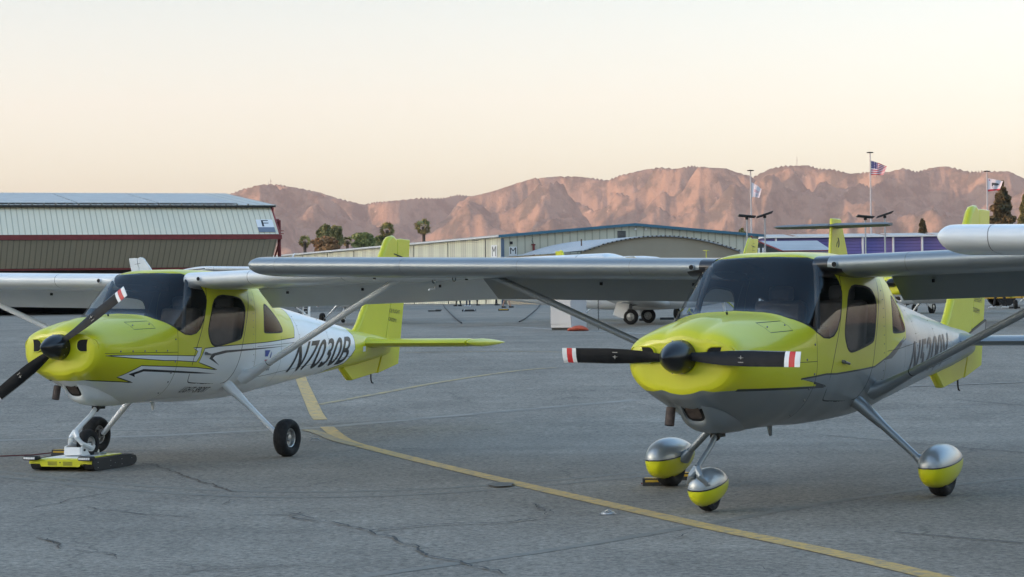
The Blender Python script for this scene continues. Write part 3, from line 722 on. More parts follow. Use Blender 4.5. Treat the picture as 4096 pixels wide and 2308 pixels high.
#MARK_PLANES
# ---------------- markings on the two airplanes ----------------
M['ink'] = mat('black_lettering', (.010, .010, .011), .45)
M['inkB'] = mat('dark_grey_lettering', (.035, .035, .04), .4)
M['redp'] = mat('red_decal', (.45, .03, .04), .4)
def on_side(x, z, off=.003): return P3(side(x, z, -1, off))
def numfn(x0, z0, x1, z1, sh, h0, h1):
    return lambda u, v: on_side(x0 + (x1 - x0) * u + sh * v, z0 + (z1 - z0) * u + (h0 + (h1 - h0) * u) * v)
text_on('registration', 'N7030B', numfn(3.19, .755, 4.72, .815, .25, .30, .30), M['ink'], planeA, bold=.012, cuts=3)
text_on('registration', 'N5200V', numfn(3.08, .785, 4.62, .845, .25, .29, .27), M['inkB'], planeB, bold=.012, cuts=3)
text_on('lettering', 'LIGHT-SPORT', numfn(1.30, .618, 1.72, .606, .03, .050, .050), M['ink'], planeA, bold=.0, cuts=1)
text_on('maker_lettering', 'Cessna', numfn(2.545, .790, 2.70, .79, .0, .05, .05), M['ink'], planeA, bold=.0)
b = MB()
def sp_(pl, m): b.add([on_side(x, z) for x, z in pl], [tuple(range(len(pl)))], m)
sp_([(2.555, .985), (2.555, .925), (2.61, .925), (2.665, .985)], M['blue']); sp_([(2.665, .93), (2.70, .975), (2.70, .84), (2.68, .84)], M['blue'])
sp_([(2.555, .895), (2.555, .855), (2.60, .855), (2.635, .895)], M['redp']); b.build('maker_emblem', planeA, smooth=False, fix=False)
def fin_text(pl, extra):
    f = lambda x0, x1, z0, h: (lambda u, v: P3((x0 + (x1 - x0) * u, -.0285, z0 + h * v - .03 * u)))
    text_on('academy_lettering', 'ESSENCE FLIGHT', f(6.05, 6.44, 1.385, .043), M['ink'], pl); text_on('academy_lettering', 'ACADEMY', f(6.13, 6.36, 1.285, .043), M['ink'], pl)
    b = MB()
    ci, cz, r = 6.28, 1.595, .095
    arc = [(ci + r * math.cos(a), cz + r * math.sin(a)) for a in np.linspace(R(160), R(385), 26)]
    arc2 = [(ci + .006 + (r - .018 * math.sin(k / 25 * PI)) * math.cos(a), cz + .004 + (r - .018 * math.sin(k / 25 * PI)) * math.sin(a)) for k, a in enumerate(np.linspace(R(160), R(385), 26))]
    b.prism(arc + arc2[::-1], lambda x, z: P3((x, -.041, z)), lambda x, z: P3((x, -.0395, z)), M['ink'])
    b.prism([(6.22, 1.72), (6.30, 1.60), (6.40, 1.50), (6.33, 1.62), (6.345, 1.70), (6.30, 1.66)], lambda x, z: P3((x, -.0412, z)), lambda x, z: P3((x, -.0395, z)), M['ink'])
    b.build('tail_emblem', pl, smooth=False)
fin_text(planeA, 0); fin_text(planeB, 0)
b = MB(); b.prism([(6.02, 1.09), (6.50, 1.19), (6.46, 1.02), (6.2, 1.02)], lambda x, z: P3((x, -.0385, z)), lambda x, z: P3((x, .0385, z)), M['silver'])
for pl in (strip([(5.98, 1.08), (6.51, 1.20)], .018), strip([(6.51, 1.20), (6.465, 1.0)], .018)):
    b.prism(pl, lambda x, z: P3((x, -.0392, z)), lambda x, z: P3((x, .0392, z)), M['ink'])
b.build('tail_wedge', planeB, smooth=False)
b = MB(); b.tube([P3((2.0, -1.10, 1.73)), P3((2.08, -1.16, 1.89))], .006, M['whitep'], 6); b.build('whip_antenna', planeA)
b = MB(); c = Vector(P3((1.62, -2.836, 1.60))); b.tube([c, c + Vector((0, 0, -.07)), c + Vector((-.12, 0, -.08))], .008, M['whitep'], 8); b.build('pitot_tube', planeA)

# ---------------- third airplane of the row, its right wingtip reaching into the picture ----------------
def park(src, px, py, yaw, scale=1, label='', grp='airplanes parked in the background', skip=(), pitch=0, z=None):
    o = copy_tree(src, None, skip); o.location = (px + X0 * scale * math.sin(yaw), py + X0 * scale * math.cos(yaw), gz(0, py + X0) if z is None else z)
    o.rotation_euler = (0, pitch, PI / 2 - yaw); o.scale = (scale,) * 3; o['label'] = label; o['group'] = grp; return o
SK = ('registration', 'lettering', 'maker_lettering', 'maker_emblem', 'whip_antenna', 'academy_lettering', 'cabin_floor')
planeC = park(planeA, 5.69, 8.0, .46, 1, 'white-winged airplane nearest the camera, only its thick rounded wingtip in view at the right edge', None, SK)
del planeC['group']
# ---------------- ground ----------------
def ground_mat():
    m = bpy.data.materials.new('asphalt'); m.use_nodes = True; t = m.node_tree; b = t.nodes['Principled BSDF']; L = t.links.new
    tc = t.nodes.new('ShaderNodeTexCoord')
    def noise(sc_, st=None, det=6, ro=.55):
        n = t.nodes.new('ShaderNodeTexNoise'); n.inputs['Scale'].default_value = sc_; n.inputs['Detail'].default_value = det; n.inputs['Roughness'].default_value = ro
        if st:
            mp = t.nodes.new('ShaderNodeMapping'); mp.inputs['Scale'].default_value = st; mp.inputs['Rotation'].default_value = (0, 0, R(14)); L(tc.outputs['Object'], mp.inputs[0]); L(mp.outputs[0], n.inputs[0])
        else: L(tc.outputs['Object'], n.inputs[0])
        return n
    def ramp(n, a, c, lo, hi):
        r = t.nodes.new('ShaderNodeMapRange'); r.inputs[1].default_value = a; r.inputs[2].default_value = c; r.inputs[3].default_value = lo; r.inputs[4].default_value = hi; L(n.outputs[0], r.inputs[0]); return r
    def mul(a, c):
        k = t.nodes.new('ShaderNodeMath'); k.operation = 'MULTIPLY'; L(a.outputs[0], k.inputs[0]); L(c.outputs[0], k.inputs[1]); return k
    big = ramp(noise(.12), .35, .65, .86, 1.12); mid = ramp(noise(1.1, (1, .45, 1), 8, .7), .3, .7, .82, 1.18)
    st = ramp(noise(.5, (.25, 2.2, 1)), .35, .7, .90, 1.10); fine = ramp(noise(22, None, 5, .85), .35, .65, .42, 1.58); f2 = ramp(noise(7, None, 5, .7), .3, .7, .86, 1.14)
    v = mul(mul(mul(big, mid), mul(fine, f2)), st)
    wp = noise(1.6, None, 5, .6); add = t.nodes.new('ShaderNodeMixRGB'); add.blend_type = 'ADD'; add.inputs[0].default_value = .55; L(tc.outputs['Object'], add.inputs[1]); L(wp.outputs[1], add.inputs[2])
    vo = t.nodes.new('ShaderNodeTexVoronoi'); vo.feature = 'DISTANCE_TO_EDGE'; vo.inputs['Scale'].default_value = .42; L(add.outputs[0], vo.inputs[0])
    ck = t.nodes.new('ShaderNodeMapRange'); ck.inputs[1].default_value = .0015; ck.inputs[2].default_value = .0065; ck.inputs[3].default_value = .62; ck.inputs[4].default_value = 1; L(vo.outputs[0], ck.inputs[0])
    mk = ramp(noise(.22, None, 4), .47, .56, 0, 1); mm = t.nodes.new('ShaderNodeMix'); mm.inputs[2].default_value = 1; L(mk.outputs[0], mm.inputs[0]); L(ck.outputs[0], mm.inputs[3]); v = mul(v, mm)
    oil = ramp(noise(.55, None, 3, .4), .66, .78, 1, .72); v = mul(v, oil)
    mx = t.nodes.new('ShaderNodeMix'); mx.data_type = 'RGBA'; mx.blend_type = 'MULTIPLY'; mx.inputs[0].default_value = 1; mx.inputs[6].default_value = (0.222, .198, .163, 1)
    L(v.outputs[0], mx.inputs[7]); L(mx.outputs[2], b.inputs['Base Color']); b.inputs['Roughness'].default_value = .85; b.inputs['Specular IOR Level'].default_value = .35
    bp = t.nodes.new('ShaderNodeBump'); bp.inputs['Strength'].default_value = .35; bp.inputs['Distance'].default_value = .004
    L(noise(120, None, 3, .7).outputs[0], bp.inputs['Height']); L(bp.outputs[0], b.inputs['Normal']); return m
b = MB(); ysn = [-30000, -3000, -300, -60, -10, 0, 6, 12, 18, 22, 24, 26, 29, 32, 36, 40, 44, 50, 55, 60, 65, 70, 75, 87, 100, 115, 130, 165, 200, 260, 320, 400, 1000, 3000, 30000]
xsn = [-30000, -3000, -300, -60, 0, 60, 300, 3000, 30000]
vs = [(x, y, gz(x, y)) for y in ysn for x in xsn]; k = len(xsn)
b.add(vs, [(j * k + i, j * k + i + 1, (j + 1) * k + i + 1, (j + 1) * k + i) for j in range(len(ysn) - 1) for i in range(k - 1)], ground_mat())
g = b.build('ground', smooth=False, fix=False); g['kind'] = 'structure'
def paint_mat(nm, col, wear=.5, sc_=8):
    m = mat(nm, col, .75); t = m.node_tree; bb = t.nodes['Principled BSDF']; tc = t.nodes.new('ShaderNodeTexCoord')
    n = t.nodes.new('ShaderNodeTexNoise'); n.inputs['Scale'].default_value = sc_; n.inputs['Detail'].default_value = 8; n.inputs['Roughness'].default_value = .75
    t.links.new(tc.outputs['Object'], n.inputs[0]); r = t.nodes.new('ShaderNodeMapRange'); r.inputs[1].default_value = wear - .12; r.inputs[2].default_value = wear + .12
    t.links.new(n.outputs[0], r.inputs[0]); mx = t.nodes.new('ShaderNodeMix'); mx.data_type = 'RGBA'; mx.inputs[6].default_value = (.222, .198, .163, 1); mx.inputs[7].default_value = (*col, 1)
    t.links.new(r.outputs[0], mx.inputs[0]); t.links.new(mx.outputs[2], bb.inputs['Base Color']); return m
def ribbon(name, pts, wd, m, lift=.004, jit=0, kind='structure', parent=None):
    P = [Vector(p) for p in pts]; Q = []
    for i in range(len(P) - 1):
        k = max(1, int((P[i + 1] - P[i]).length / (.06 if jit else .5)))
        if not jit: k = min(k, 12)
        for j in range(k): Q.append(P[i].lerp(P[i + 1], j / k))
    Q.append(P[-1])
    if jit:
        ph_ = [rnd.uniform(0, 6) for _ in range(4)]
        for i, q in enumerate(Q): q.x += jit * (math.sin(i * .9 + ph_[0]) + .7 * math.sin(i * 2.3 + ph_[1]) + rnd.uniform(-.6, .6)); q.y += 2.2 * jit * (math.sin(i * .7 + ph_[2]) + rnd.uniform(-.6, .6))
    vs = []; n = len(Q)
    for i, q in enumerate(Q):
        d = (Q[min(i + 1, n - 1)] - Q[max(i - 1, 0)]); d.z = 0; d.normalize(); nn = Vector((-d.y, d.x, 0))
        ww = (wd[0] + (wd[1] - wd[0]) * i / (n - 1)) if hasattr(wd, '__len__') else wd
        if jit: ww *= rnd.uniform(.5, 1.3) * min(1, .2 + min(i, n - 1 - i) / 4)
        for sgn in (-1, 1):
            p = q + nn * ww / 2 * sgn; vs.append((p.x, p.y, gz(p.x, p.y) + lift))
    b = MB(); b.add(vs, [(2 * i, 2 * i + 1, 2 * i + 3, 2 * i + 2) for i in range(n - 1)], m)
    return b
M['yline'] = paint_mat('worn_yellow_paint', (.60, .385, .11), .45, 12); M['yline2'] = paint_mat('faded_yellow_paint', (.44, .315, .12), .5, 9)
M['wline'] = paint_mat('worn_white_paint', (.48, .46, .42), .48, 6); M['conc'] = paint_mat('pale_gutter', (.27, .255, .22), .5, 3)
M['crack'] = mat('crack_dark', (.07, .07, .068), .95, noise=.5, nscale=30); M['crack2'] = mat('crack_dirt', (.09, .075, .06), .95)
D_ = 4096 / 2576
G = lambda x, y: gpt(x * D_, y * D_)
def line_obj(name, pts, wd, m, lift=.004, **k):
    o = ribbon(name, pts, wd, m, lift).build(name, smooth=False, fix=False); o['kind'] = 'structure'; return o
def smoothline(P, n=3):
    for _ in range(n):
        Q = [P[0]]
        for i in range(len(P) - 1): Q += [P[i].lerp(P[i + 1], .25), P[i].lerp(P[i + 1], .75)]
        P = Q + [P[-1]]
    return P
line_obj('road_marking', [G(750, 935), G(762, 965), G(795, 1040), G(806, 1056)], .17, M['yline'])
line_obj('road_marking', smoothline([G(822, 1074), G(850, 1098), G(880, 1114), G(940, 1130), G(1080, 1165), G(1300, 1217), G(1600, 1285), G(1800, 1330), G(2000, 1370), G(2200, 1415), G(2400, 1463), G(2700, 1530)], 2), .155, M['yline'])
line_obj('road_marking', smoothline([G(770, 1082), G(800, 1088), G(845, 1108), G(900, 1122)], 2), .13, M['yline2'], .0062)
line_obj('road_marking', smoothline([G(800, 1018), G(930, 995), G(1100, 962), G(1300, 932), G(1400, 925)], 2), .13, M['yline2'])
line_obj('road_marking', [G(2430, 868), G(2576, 863)], .12, M['yline2']); line_obj('road_marking', [G(1015, 887), G(1300, 884), G(1590, 889)], .10, M['yline2'])
line_obj('road_marking', smoothline([G(1110, 822), G(1200, 820), G(1300, 823), G(1400, 829), G(1500, 834), G(1610, 839)], 2), .15, M['wline'])
line_obj('road_marking', [G(1180, 822), G(1400, 815)], .10, M['wline'], .0062)
line_obj('road_marking', [G(1500, 834), G(1700, 845)], .12, M['wline'], .0083)
line_obj('gutter', [G(-300, 1122), G(0, 1108), G(400, 1096), G(800, 1076), G(1200, 1041), G(1600, 1006)], .22, M['conc'], .0021)
line_obj('pavement_seam', [G(2060, 1094), G(2350, 1121), G(2700, 1150)], .02, M['crack'], .0062)
line_obj('pavement_seam', [G(0, 1088), G(400, 1084), G(800, 1069), G(1200, 1046)], .02, M['crack'], .0062)
line_obj('pavement_seam', [G(2250, 974), G(2576, 962)], .12, M['conc'], .0062)
for (a, c) in (((2400, 1005), (2576, 1021)), ((2250, 1340), (2576, 1368)), ((0, 1062), (760, 1050)), ((1190, 1042), (1500, 1016)), ((2290, 940 + 40), (2330, 983))):
    line_obj('pavement_seam', [G(*a), G(*c)], .018, M['crack'], .0068)
Z = lambda x, y: gpt(x / 1.9415, 1560 + y / 1.9415)
cr = [[(1100, 565), (1200, 585), (1350, 635), (1500, 695), (1650, 735), (1800, 790), (1870, 795)], [(200, 930), (450, 880), (600, 840), (850, 800)], [(640, 905), (900, 945), (1150, 970), (1600, 1000)], [(280, 1145), (460, 1200), (480, 1240)], [(480, 1240), (300, 1260), (0, 1285)], [(480, 1240), (850, 1270), (920, 1320)],
      [(1300, 1440), (1550, 1400), (1900, 1385), (2500, 1350)], [(1940, 980), (2250, 975), (2400, 945)], [(2250, 975), (2300, 1005), (2524, 1030)], [(1100, 860), (1500, 830), (1800, 800)], [(1700, 900), (1800, 860)], [(370, 1110), (390, 1080)], [(1900, 1120), (2524, 1100)], [(1350, 1350), (1500, 1395)], [(0, 690), (300, 700)]]
cb = MB()
for i, L_ in enumerate(cr):
    q = ribbon('c', [Z(*p) for p in L_], .020 if i in (0, 3, 7, 8) else .011, M['crack'], .0046 + .00035 * i, jit=.012); cb.add(q.v, q.f, M['crack'] if i % 3 else M['crack2'])
for i, L_ in enumerate([[(820, 1312), (900, 1330), (980, 1355), (1050, 1378), (1070, 1400), (1150, 1415), (1280, 1450)], [(1050, 1378), (1080, 1385)], [(880, 1345), (1050, 1325), (1300, 1315), (1390, 1300)], [(1280, 1265), (1340, 1270), (1400, 1295)], [(90, 1355), (140, 1368), (150, 1380)], [(2420, 1152), (2576, 1166)], [(1340, 1268), (1380, 1300)], [(1920, 1430), (1935, 1445)], [(1700, 1360), (1730, 1345)], [(700, 1290), (820, 1312)]]):
    q = ribbon('c', [G(*p) for p in L_], .017 if i < 3 else .010, M['crack'], .0105 + .00035 * i, jit=.013); cb.add(q.v, q.f, M['crack'])
o = cb.build('pavement_cracks', smooth=False, fix=False); o['kind'] = 'structure'
b = MB(); c = G(1262, 1222); b.add([(c.x + .10 * math.cos(a) * rnd.uniform(.8, 1.1), c.y + .22 * math.sin(a) * rnd.uniform(.8, 1.1), .0125) for a in np.linspace(0, 2 * PI, 22)[:-1]], [tuple(range(21))], mat('asphalt_patch', (.18, .175, .155), .95, noise=.4, nscale=20))
o = b.build('pavement_patch', smooth=False, fix=False); o['kind'] = 'structure'
M['tyremark'] = paint_mat('tyre_mark', (.155, .15, .128), .5, 5)
for i, pl in enumerate(([(-60, 1180), (500, 1240), (1100, 1235), (1700, 1180)], [(-60, 1192), (500, 1254), (1100, 1248), (1700, 1190)], [(900, 1452), (1500, 1370), (2200, 1240), (2700, 1190)])):
    line_obj('tyre_mark', smoothline([G(*p_) for p_ in pl], 3), .10, M['tyremark'], .0014 + .0003 * i)
# ---------------- mountains ----------------
sky_tab = [(-1500, 520), (-600, 505), (-300, 500), (0, 505), (300, 515), (450, 508), (560, 492), (580, 487), (610, 475), (640, 467), (660, 463), (700, 463), (760, 474), (800, 482), (850, 498), (915, 514), (940, 508), (1000, 503), (1060, 497), (1110, 498), (1150, 489), (1190, 492), (1240, 480), (1300, 460), (1340, 448), (1400, 443), (1450, 443), (1490, 447), (1528, 453), (1560, 440), (1620, 426), (1660, 420), (1700, 424), (1740, 416), (1790, 421), (1824, 422), (1856, 433), (1894, 444), (1941, 422), (1976, 416), (2034, 415), (2057, 423), (2095, 425), (2139, 436), (2174, 433), (2203, 429), (2233, 432), (2273, 422), (2305, 431), (2349, 420), (2379, 417), (2402, 422), (2437, 431), (2495, 430), (2539, 430), (2576, 448), (2700, 468), (2900, 450), (3400, 480), (4000, 500)]
sa = []; se = []
for (x, y) in sky_tab:
    d = ray(x * D_, y * D_); sa.append(math.atan2(d.x, d.y)); se.append(d.z / math.hypot(d.x, d.y))
def hash2(ix, iy, sd):
    h = (ix * 374761393 + iy * 668265263 + sd * 1442695041) & 0xFFFFFFFF; h = ((h ^ (h >> 13)) * 1274126177) & 0xFFFFFFFF; return ((h ^ (h >> 16)) & 0xFFFF) / 65535.0
def vnoise(x, y, sd):
    ix = np.floor(x).astype(np.int64); iy = np.floor(y).astype(np.int64); fx = x - ix; fy = y - iy; fx = fx * fx * (3 - 2 * fx); fy = fy * fy * (3 - 2 * fy)
    a = hash2(ix, iy, sd); b_ = hash2(ix + 1, iy, sd); c = hash2(ix, iy + 1, sd); d = hash2(ix + 1, iy + 1, sd)
    return a * (1 - fx) * (1 - fy) + b_ * fx * (1 - fy) + c * (1 - fx) * fy + d * fx * fy
A0, A1, NA, NR = -.48, .48, 1500, 210
th = np.linspace(A0, A1, NA)[:, None]; uu = (np.linspace(0, 1, NR)[None, :]) ** .9
R0, R1 = 5600., 7700.
E_ = np.interp(th[:, 0], sa, se)[:, None]
r_ = R0 + (R1 - R0) * uu * 1.12; u = np.clip((r_ - R0) / (R1 - R0), 0, 1.12)
X = r_ * np.sin(th); Y = r_ * np.cos(th)
def fbm(x, y, sd, o=4):
    s = 0; a = 1; tot = 0
    for k in range(o): s = s + a * vnoise(x, y, sd + k); tot += a; a *= .5; x = x * 2.1 + 5.1; y = y * 2.1 + 1.7
    return s / tot
def ridged(x, y, sd, o=5):
    s = 0; a = 1; tot = 0
    for k in range(o):
        s = s + a * (1 - np.abs(2 * vnoise(x, y, sd + k) - 1)); tot += a; a *= .52; x = x * 2.03 + 7.3; y = y * 2.03 + 3.1
    return s / tot
# several ranges one behind the other, each a crest line that wanders, with spurs and gullies on its flanks
hgt = np.zeros_like(X); along = th * 6800
for k_, (rk, fr, w_) in enumerate(((5950, .34, 420), (6230, .50, 420), (6500, .64, 440), (6780, .76, 470), (7080, .88, 520), (7400, 1.0, 560))):
    n0 = fbm(along / 500 + 10 * k_, along * 0 + k_, 40 + k_ * 7)
    wob = 330 * (n0 - .5) * 2; lev = fr * (1 + (0 if k_ == 5 else .75) * (fbm(along / 300 + 3.3 * k_, along * 0 + 2.2, 60 + k_ * 5) - .5) * 2)
    crest_h = E_ * rk * lev; dd = (r_ - rk - wob) / w_
    sp = ridged(along / 125 + dd * (1.5 if k_ % 2 else -1.5) + 7 * k_ + .8 * n0, dd * 1.3, 80 + 9 * k_, 4); gl = ridged(along / 42 + dd * .9, dd * 4, 140 + 9 * k_, 3)
    ad = np.abs(dd); flank = np.clip(1 - ad, 0, 1); cut = np.clip(ad * 2.2, 0, 1)
    hk = crest_h * (flank ** 1.1) * (1 - cut * (.62 * (1 - sp) * 1.5 + .20 * (1 - gl)))
    hgt = np.maximum(hgt, hk)
front = np.clip((r_ - R0) / 500, 0, 1)
hgt = hgt + E_ * 7000 * .12 * front * fbm(X / 300, Y / 300, 31)
hgt = hgt + (vnoise(X / 50, Y / 50, 91) - .5) * 12 * front + (vnoise(X / 22, Y / 22, 92) - .5) * 6 * front
# keep the skyline: rescale every bearing so its highest apparent elevation is the photographed one
el = (hgt + 0) / r_; k = E_[:, 0] / np.maximum(el.max(axis=1), 1e-4)
kk = np.convolve(np.pad(k, 1, mode='edge'), np.ones(3) / 3, mode='valid')[:, None]; hgt = hgt * kk
hgt[:, 0] = -5; verts = np.stack([X, Y, hgt], -1).reshape(-1, 3)
ii, jj = np.meshgrid(np.arange(NA - 1), np.arange(NR - 1), indexing='ij'); q0 = (ii * NR + jj).ravel(); faces = np.stack([q0, q0 + NR, q0 + NR + 1, q0 + 1], -1)
me = bpy.data.meshes.new('mountains'); me.vertices.add(len(verts)); me.vertices.foreach_set('co', verts.ravel()); me.loops.add(len(faces) * 4); me.loops.foreach_set('vertex_index', faces.ravel())
me.polygons.add(len(faces)); me.polygons.foreach_set('loop_start', np.arange(len(faces)) * 4); me.polygons.foreach_set('use_smooth', [True] * len(faces)); me.update(); me.validate()
m = mat('dry_mountain', (.30, .21, .15), .95, spec=.1); t = m.node_tree; bb = t.nodes['Principled BSDF']; tc = t.nodes.new('ShaderNodeTexCoord')
n1 = t.nodes.new('ShaderNodeTexNoise'); n1.inputs['Scale'].default_value = .013; n1.inputs['Detail'].default_value = 9; n1.inputs['Roughness'].default_value = .65
n2 = t.nodes.new('ShaderNodeTexNoise'); n2.inputs['Scale'].default_value = .02; n2.inputs['Detail'].default_value = 8; n2.inputs['Roughness'].default_value = .8
t.links.new(tc.outputs['Object'], n1.inputs[0]); t.links.new(tc.outputs['Object'], n2.inputs[0])
r1 = t.nodes.new('ShaderNodeValToRGB'); r1.color_ramp.elements[0].position = .42; r1.color_ramp.elements[0].color = (.040, .042, .034, 1); r1.color_ramp.elements[1].position = .56; r1.color_ramp.elements[1].color = (.155, .120, .090, 1)
r2 = t.nodes.new('ShaderNodeMapRange'); r2.inputs[1].default_value = .60; r2.inputs[2].default_value = .70
mx = t.nodes.new('ShaderNodeMix'); mx.data_type = 'RGBA'; mx.inputs[7].default_value = (.33, .26, .20, 1)
t.links.new(n1.outputs[0], r1.inputs[0]); t.links.new(r1.outputs[0], mx.inputs[6]); t.links.new(n2.outputs[0], r2.inputs[0]); t.links.new(r2.outputs[0], mx.inputs[0]); t.links.new(mx.outputs[2], bb.inputs['Base Color'])
n3 = t.nodes.new('ShaderNodeTexNoise'); n3.inputs['Scale'].default_value = .016; n3.inputs['Detail'].default_value = 9; n3.inputs['Roughness'].default_value = .7
mp3 = t.nodes.new('ShaderNodeMapping'); mp3.inputs['Scale'].default_value = (1, .45, .8); mp3.inputs['Rotation'].default_value = (0, 0, .5); t.links.new(tc.outputs['Object'], mp3.inputs[0]); t.links.new(mp3.outputs[0], n3.inputs[0])
bp3 = t.nodes.new('ShaderNodeBump'); bp3.inputs['Distance'].default_value = 14; bp3.inputs['Strength'].default_value = 1; t.links.new(n3.outputs[0], bp3.inputs['Height']); t.links.new(bp3.outputs[0], bb.inputs['Normal'])
me.materials.append(m); o = bpy.data.objects.new('mountains', me); COL.objects.link(o); o['kind'] = 'structure'
# added unseen ridge: blocks the low sun, raised behind the camera to darken flaps
b = MB(); sv = Vector((SUN_DIR.x, SUN_DIR.y, 0)); tv = Vector((-sv.y, sv.x, 0)); DH = 3000.
NH = 120; vs = []
for i in range(NH + 1):
    lat = -9000 + 18000 * i / NH
    hh = DH * math.tan(R(SUN_EL)) + SHADE_HILL_EXTRA + (260 * min(1, max(0, (lat - 500) / 700))) + 2.5 * math.sin(lat / 300) + 1.5 * math.sin(lat / 90)
    for (dd, k) in ((-500, 0), (-150, .7), (0, 1), (250, .75), (900, 0)):
        p = sv * (DH + dd) + tv * lat; vs.append((p.x, p.y, hh * k - (2 if k == 0 else 0)))
b.add(vs, [(5 * i + j, 5 * i + 5 + j, 5 * i + 6 + j, 5 * i + 1 + j) for i in range(NH) for j in range(4)], m)
o = b.build('added_shade_hills', fix=False); o['kind'] = 'structure'
# haze
def haze():
    b = MB(); b.bbox((-9500, -9500, -3), (9500, 9500, 900), M['dark']); m = bpy.data.materials.new('haze'); m.use_nodes = True; t = m.node_tree; t.nodes.clear()
    o = t.nodes.new('ShaderNodeOutputMaterial'); v = t.nodes.new('ShaderNodeVolumePrincipled'); v.inputs['Color'].default_value = (.80, .77, .80, 1); v.inputs['Density'].default_value = HAZE; v.inputs['Anisotropy'].default_value = .0
    t.links.new(v.outputs[0], o.inputs['Volume']); b.mats = [m]; o = b.build('haze', smooth=False); tag(o, kind='stuff', label='faint mauve evening haze in front of the mountains'); return o
# ---------------- hangars ----------------
def corr(nm, col, col2, period, axis=0, rough=.5, bumpd=.03, broad=0, metal=0, ang=0):
    """ribbed sheet metal: ribs by a wave, light weathering; axis = object axis the ribs step along"""
    m = bpy.data.materials.new(nm); m.use_nodes = True; t = m.node_tree; b = t.nodes['Principled BSDF']; L = t.links.new
    tc = t.nodes.new('ShaderNodeTexCoord'); sx = t.nodes.new('ShaderNodeSeparateXYZ'); L(tc.outputs['Object'], sx.inputs[0])
    a = t.nodes.new('ShaderNodeMath'); a.operation = 'MULTIPLY'; a.inputs[1].default_value = 1 / period; L(sx.outputs[axis], a.inputs[0])
    f = t.nodes.new('ShaderNodeMath'); f.operation = 'FRACT'; L(a.outputs[0], f.inputs[0])
    pp = t.nodes.new('ShaderNodeMath'); pp.operation = 'PINGPONG'; pp.inputs[1].default_value = .5; L(f.outputs[0], pp.inputs[0])
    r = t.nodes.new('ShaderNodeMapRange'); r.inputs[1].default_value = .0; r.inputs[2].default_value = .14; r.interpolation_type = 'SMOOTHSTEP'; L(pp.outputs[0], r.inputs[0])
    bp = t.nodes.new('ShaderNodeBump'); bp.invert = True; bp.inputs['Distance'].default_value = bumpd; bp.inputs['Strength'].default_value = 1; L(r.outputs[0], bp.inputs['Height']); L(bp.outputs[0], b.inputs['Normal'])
    n = t.nodes.new('ShaderNodeTexNoise'); n.inputs['Scale'].default_value = .35; n.inputs['Detail'].default_value = 6
    mp = t.nodes.new('ShaderNodeMapping'); mp.inputs['Scale'].default_value = (1, 1, .3); L(tc.outputs['Object'], mp.inputs[0]); L(mp.outputs[0], n.inputs[0])
    mx = t.nodes.new('ShaderNodeMix'); mx.data_type = 'RGBA'; mx.inputs[6].default_value = (*col2, 1); mx.inputs[7].default_value = (*col, 1)
    if broad:
        a2 = t.nodes.new('ShaderNodeMath'); a2.operation = 'MULTIPLY'; a2.inputs[1].default_value = 1 / broad; L(sx.outputs[axis], a2.inputs[0]); f2 = t.nodes.new('ShaderNodeMath'); f2.operation = 'FRACT'; L(a2.outputs[0], f2.inputs[0])
        g2 = t.nodes.new('ShaderNodeMath'); g2.operation = 'GREATER_THAN'; g2.inputs[1].default_value = .5; L(f2.outputs[0], g2.inputs[0])
        ad = t.nodes.new('ShaderNodeMath'); ad.operation = 'MULTIPLY_ADD'; ad.inputs[1].default_value = .6; L(g2.outputs[0], ad.inputs[0]); mm = t.nodes.new('ShaderNodeMath'); mm.operation = 'MULTIPLY'; mm.inputs[1].default_value = .5; L(n.outputs[0], mm.inputs[0]); L(mm.outputs[0], ad.inputs[2]); L(ad.outputs[0], mx.inputs[0])
    else:
        mr = t.nodes.new('ShaderNodeMapRange'); mr.inputs[1].default_value = .35; mr.inputs[2].default_value = .65; L(n.outputs[0], mr.inputs[0]); L(mr.outputs[0], mx.inputs[0])
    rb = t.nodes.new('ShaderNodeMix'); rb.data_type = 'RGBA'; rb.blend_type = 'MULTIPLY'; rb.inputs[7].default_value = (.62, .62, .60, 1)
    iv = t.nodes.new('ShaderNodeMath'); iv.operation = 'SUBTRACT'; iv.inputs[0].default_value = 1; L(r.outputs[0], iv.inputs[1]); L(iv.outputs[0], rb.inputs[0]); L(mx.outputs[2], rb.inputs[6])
    L(rb.outputs[2], b.inputs['Base Color']); b.inputs['Roughness'].default_value = rough; b.inputs['Metallic'].default_value = metal; return m
M['pole_grey'] = mat('pole_grey', (.38, .38, .38), .5)
M['pipe_red'] = mat('dark_red_steel', (.22, .03, .03), .5, noise=.3, nscale=3)
M['glassdark'] = mat('dark_lens', (.02, .02, .025), .15)
M['blue_trim'] = mat('blue_trim', (.05, .17, .25), .5, noise=.2, nscale=1)
M['solar'] = mat('solar_panel', (.36, .38, .38), .35, noise=.2, nscale=1.5)
def bld(name, O, fdir, label, cat='hangar'):
    """empty at a corner: local X along the front, local Y into the building"""
    f = Vector((fdir[0], fdir[1], 0)).normalized(); o = empty(name, (O[0], O[1], gz(0, O[1]) - .05), (0, 0, math.atan2(f.y, f.x))); tag(o, label, cat); return o
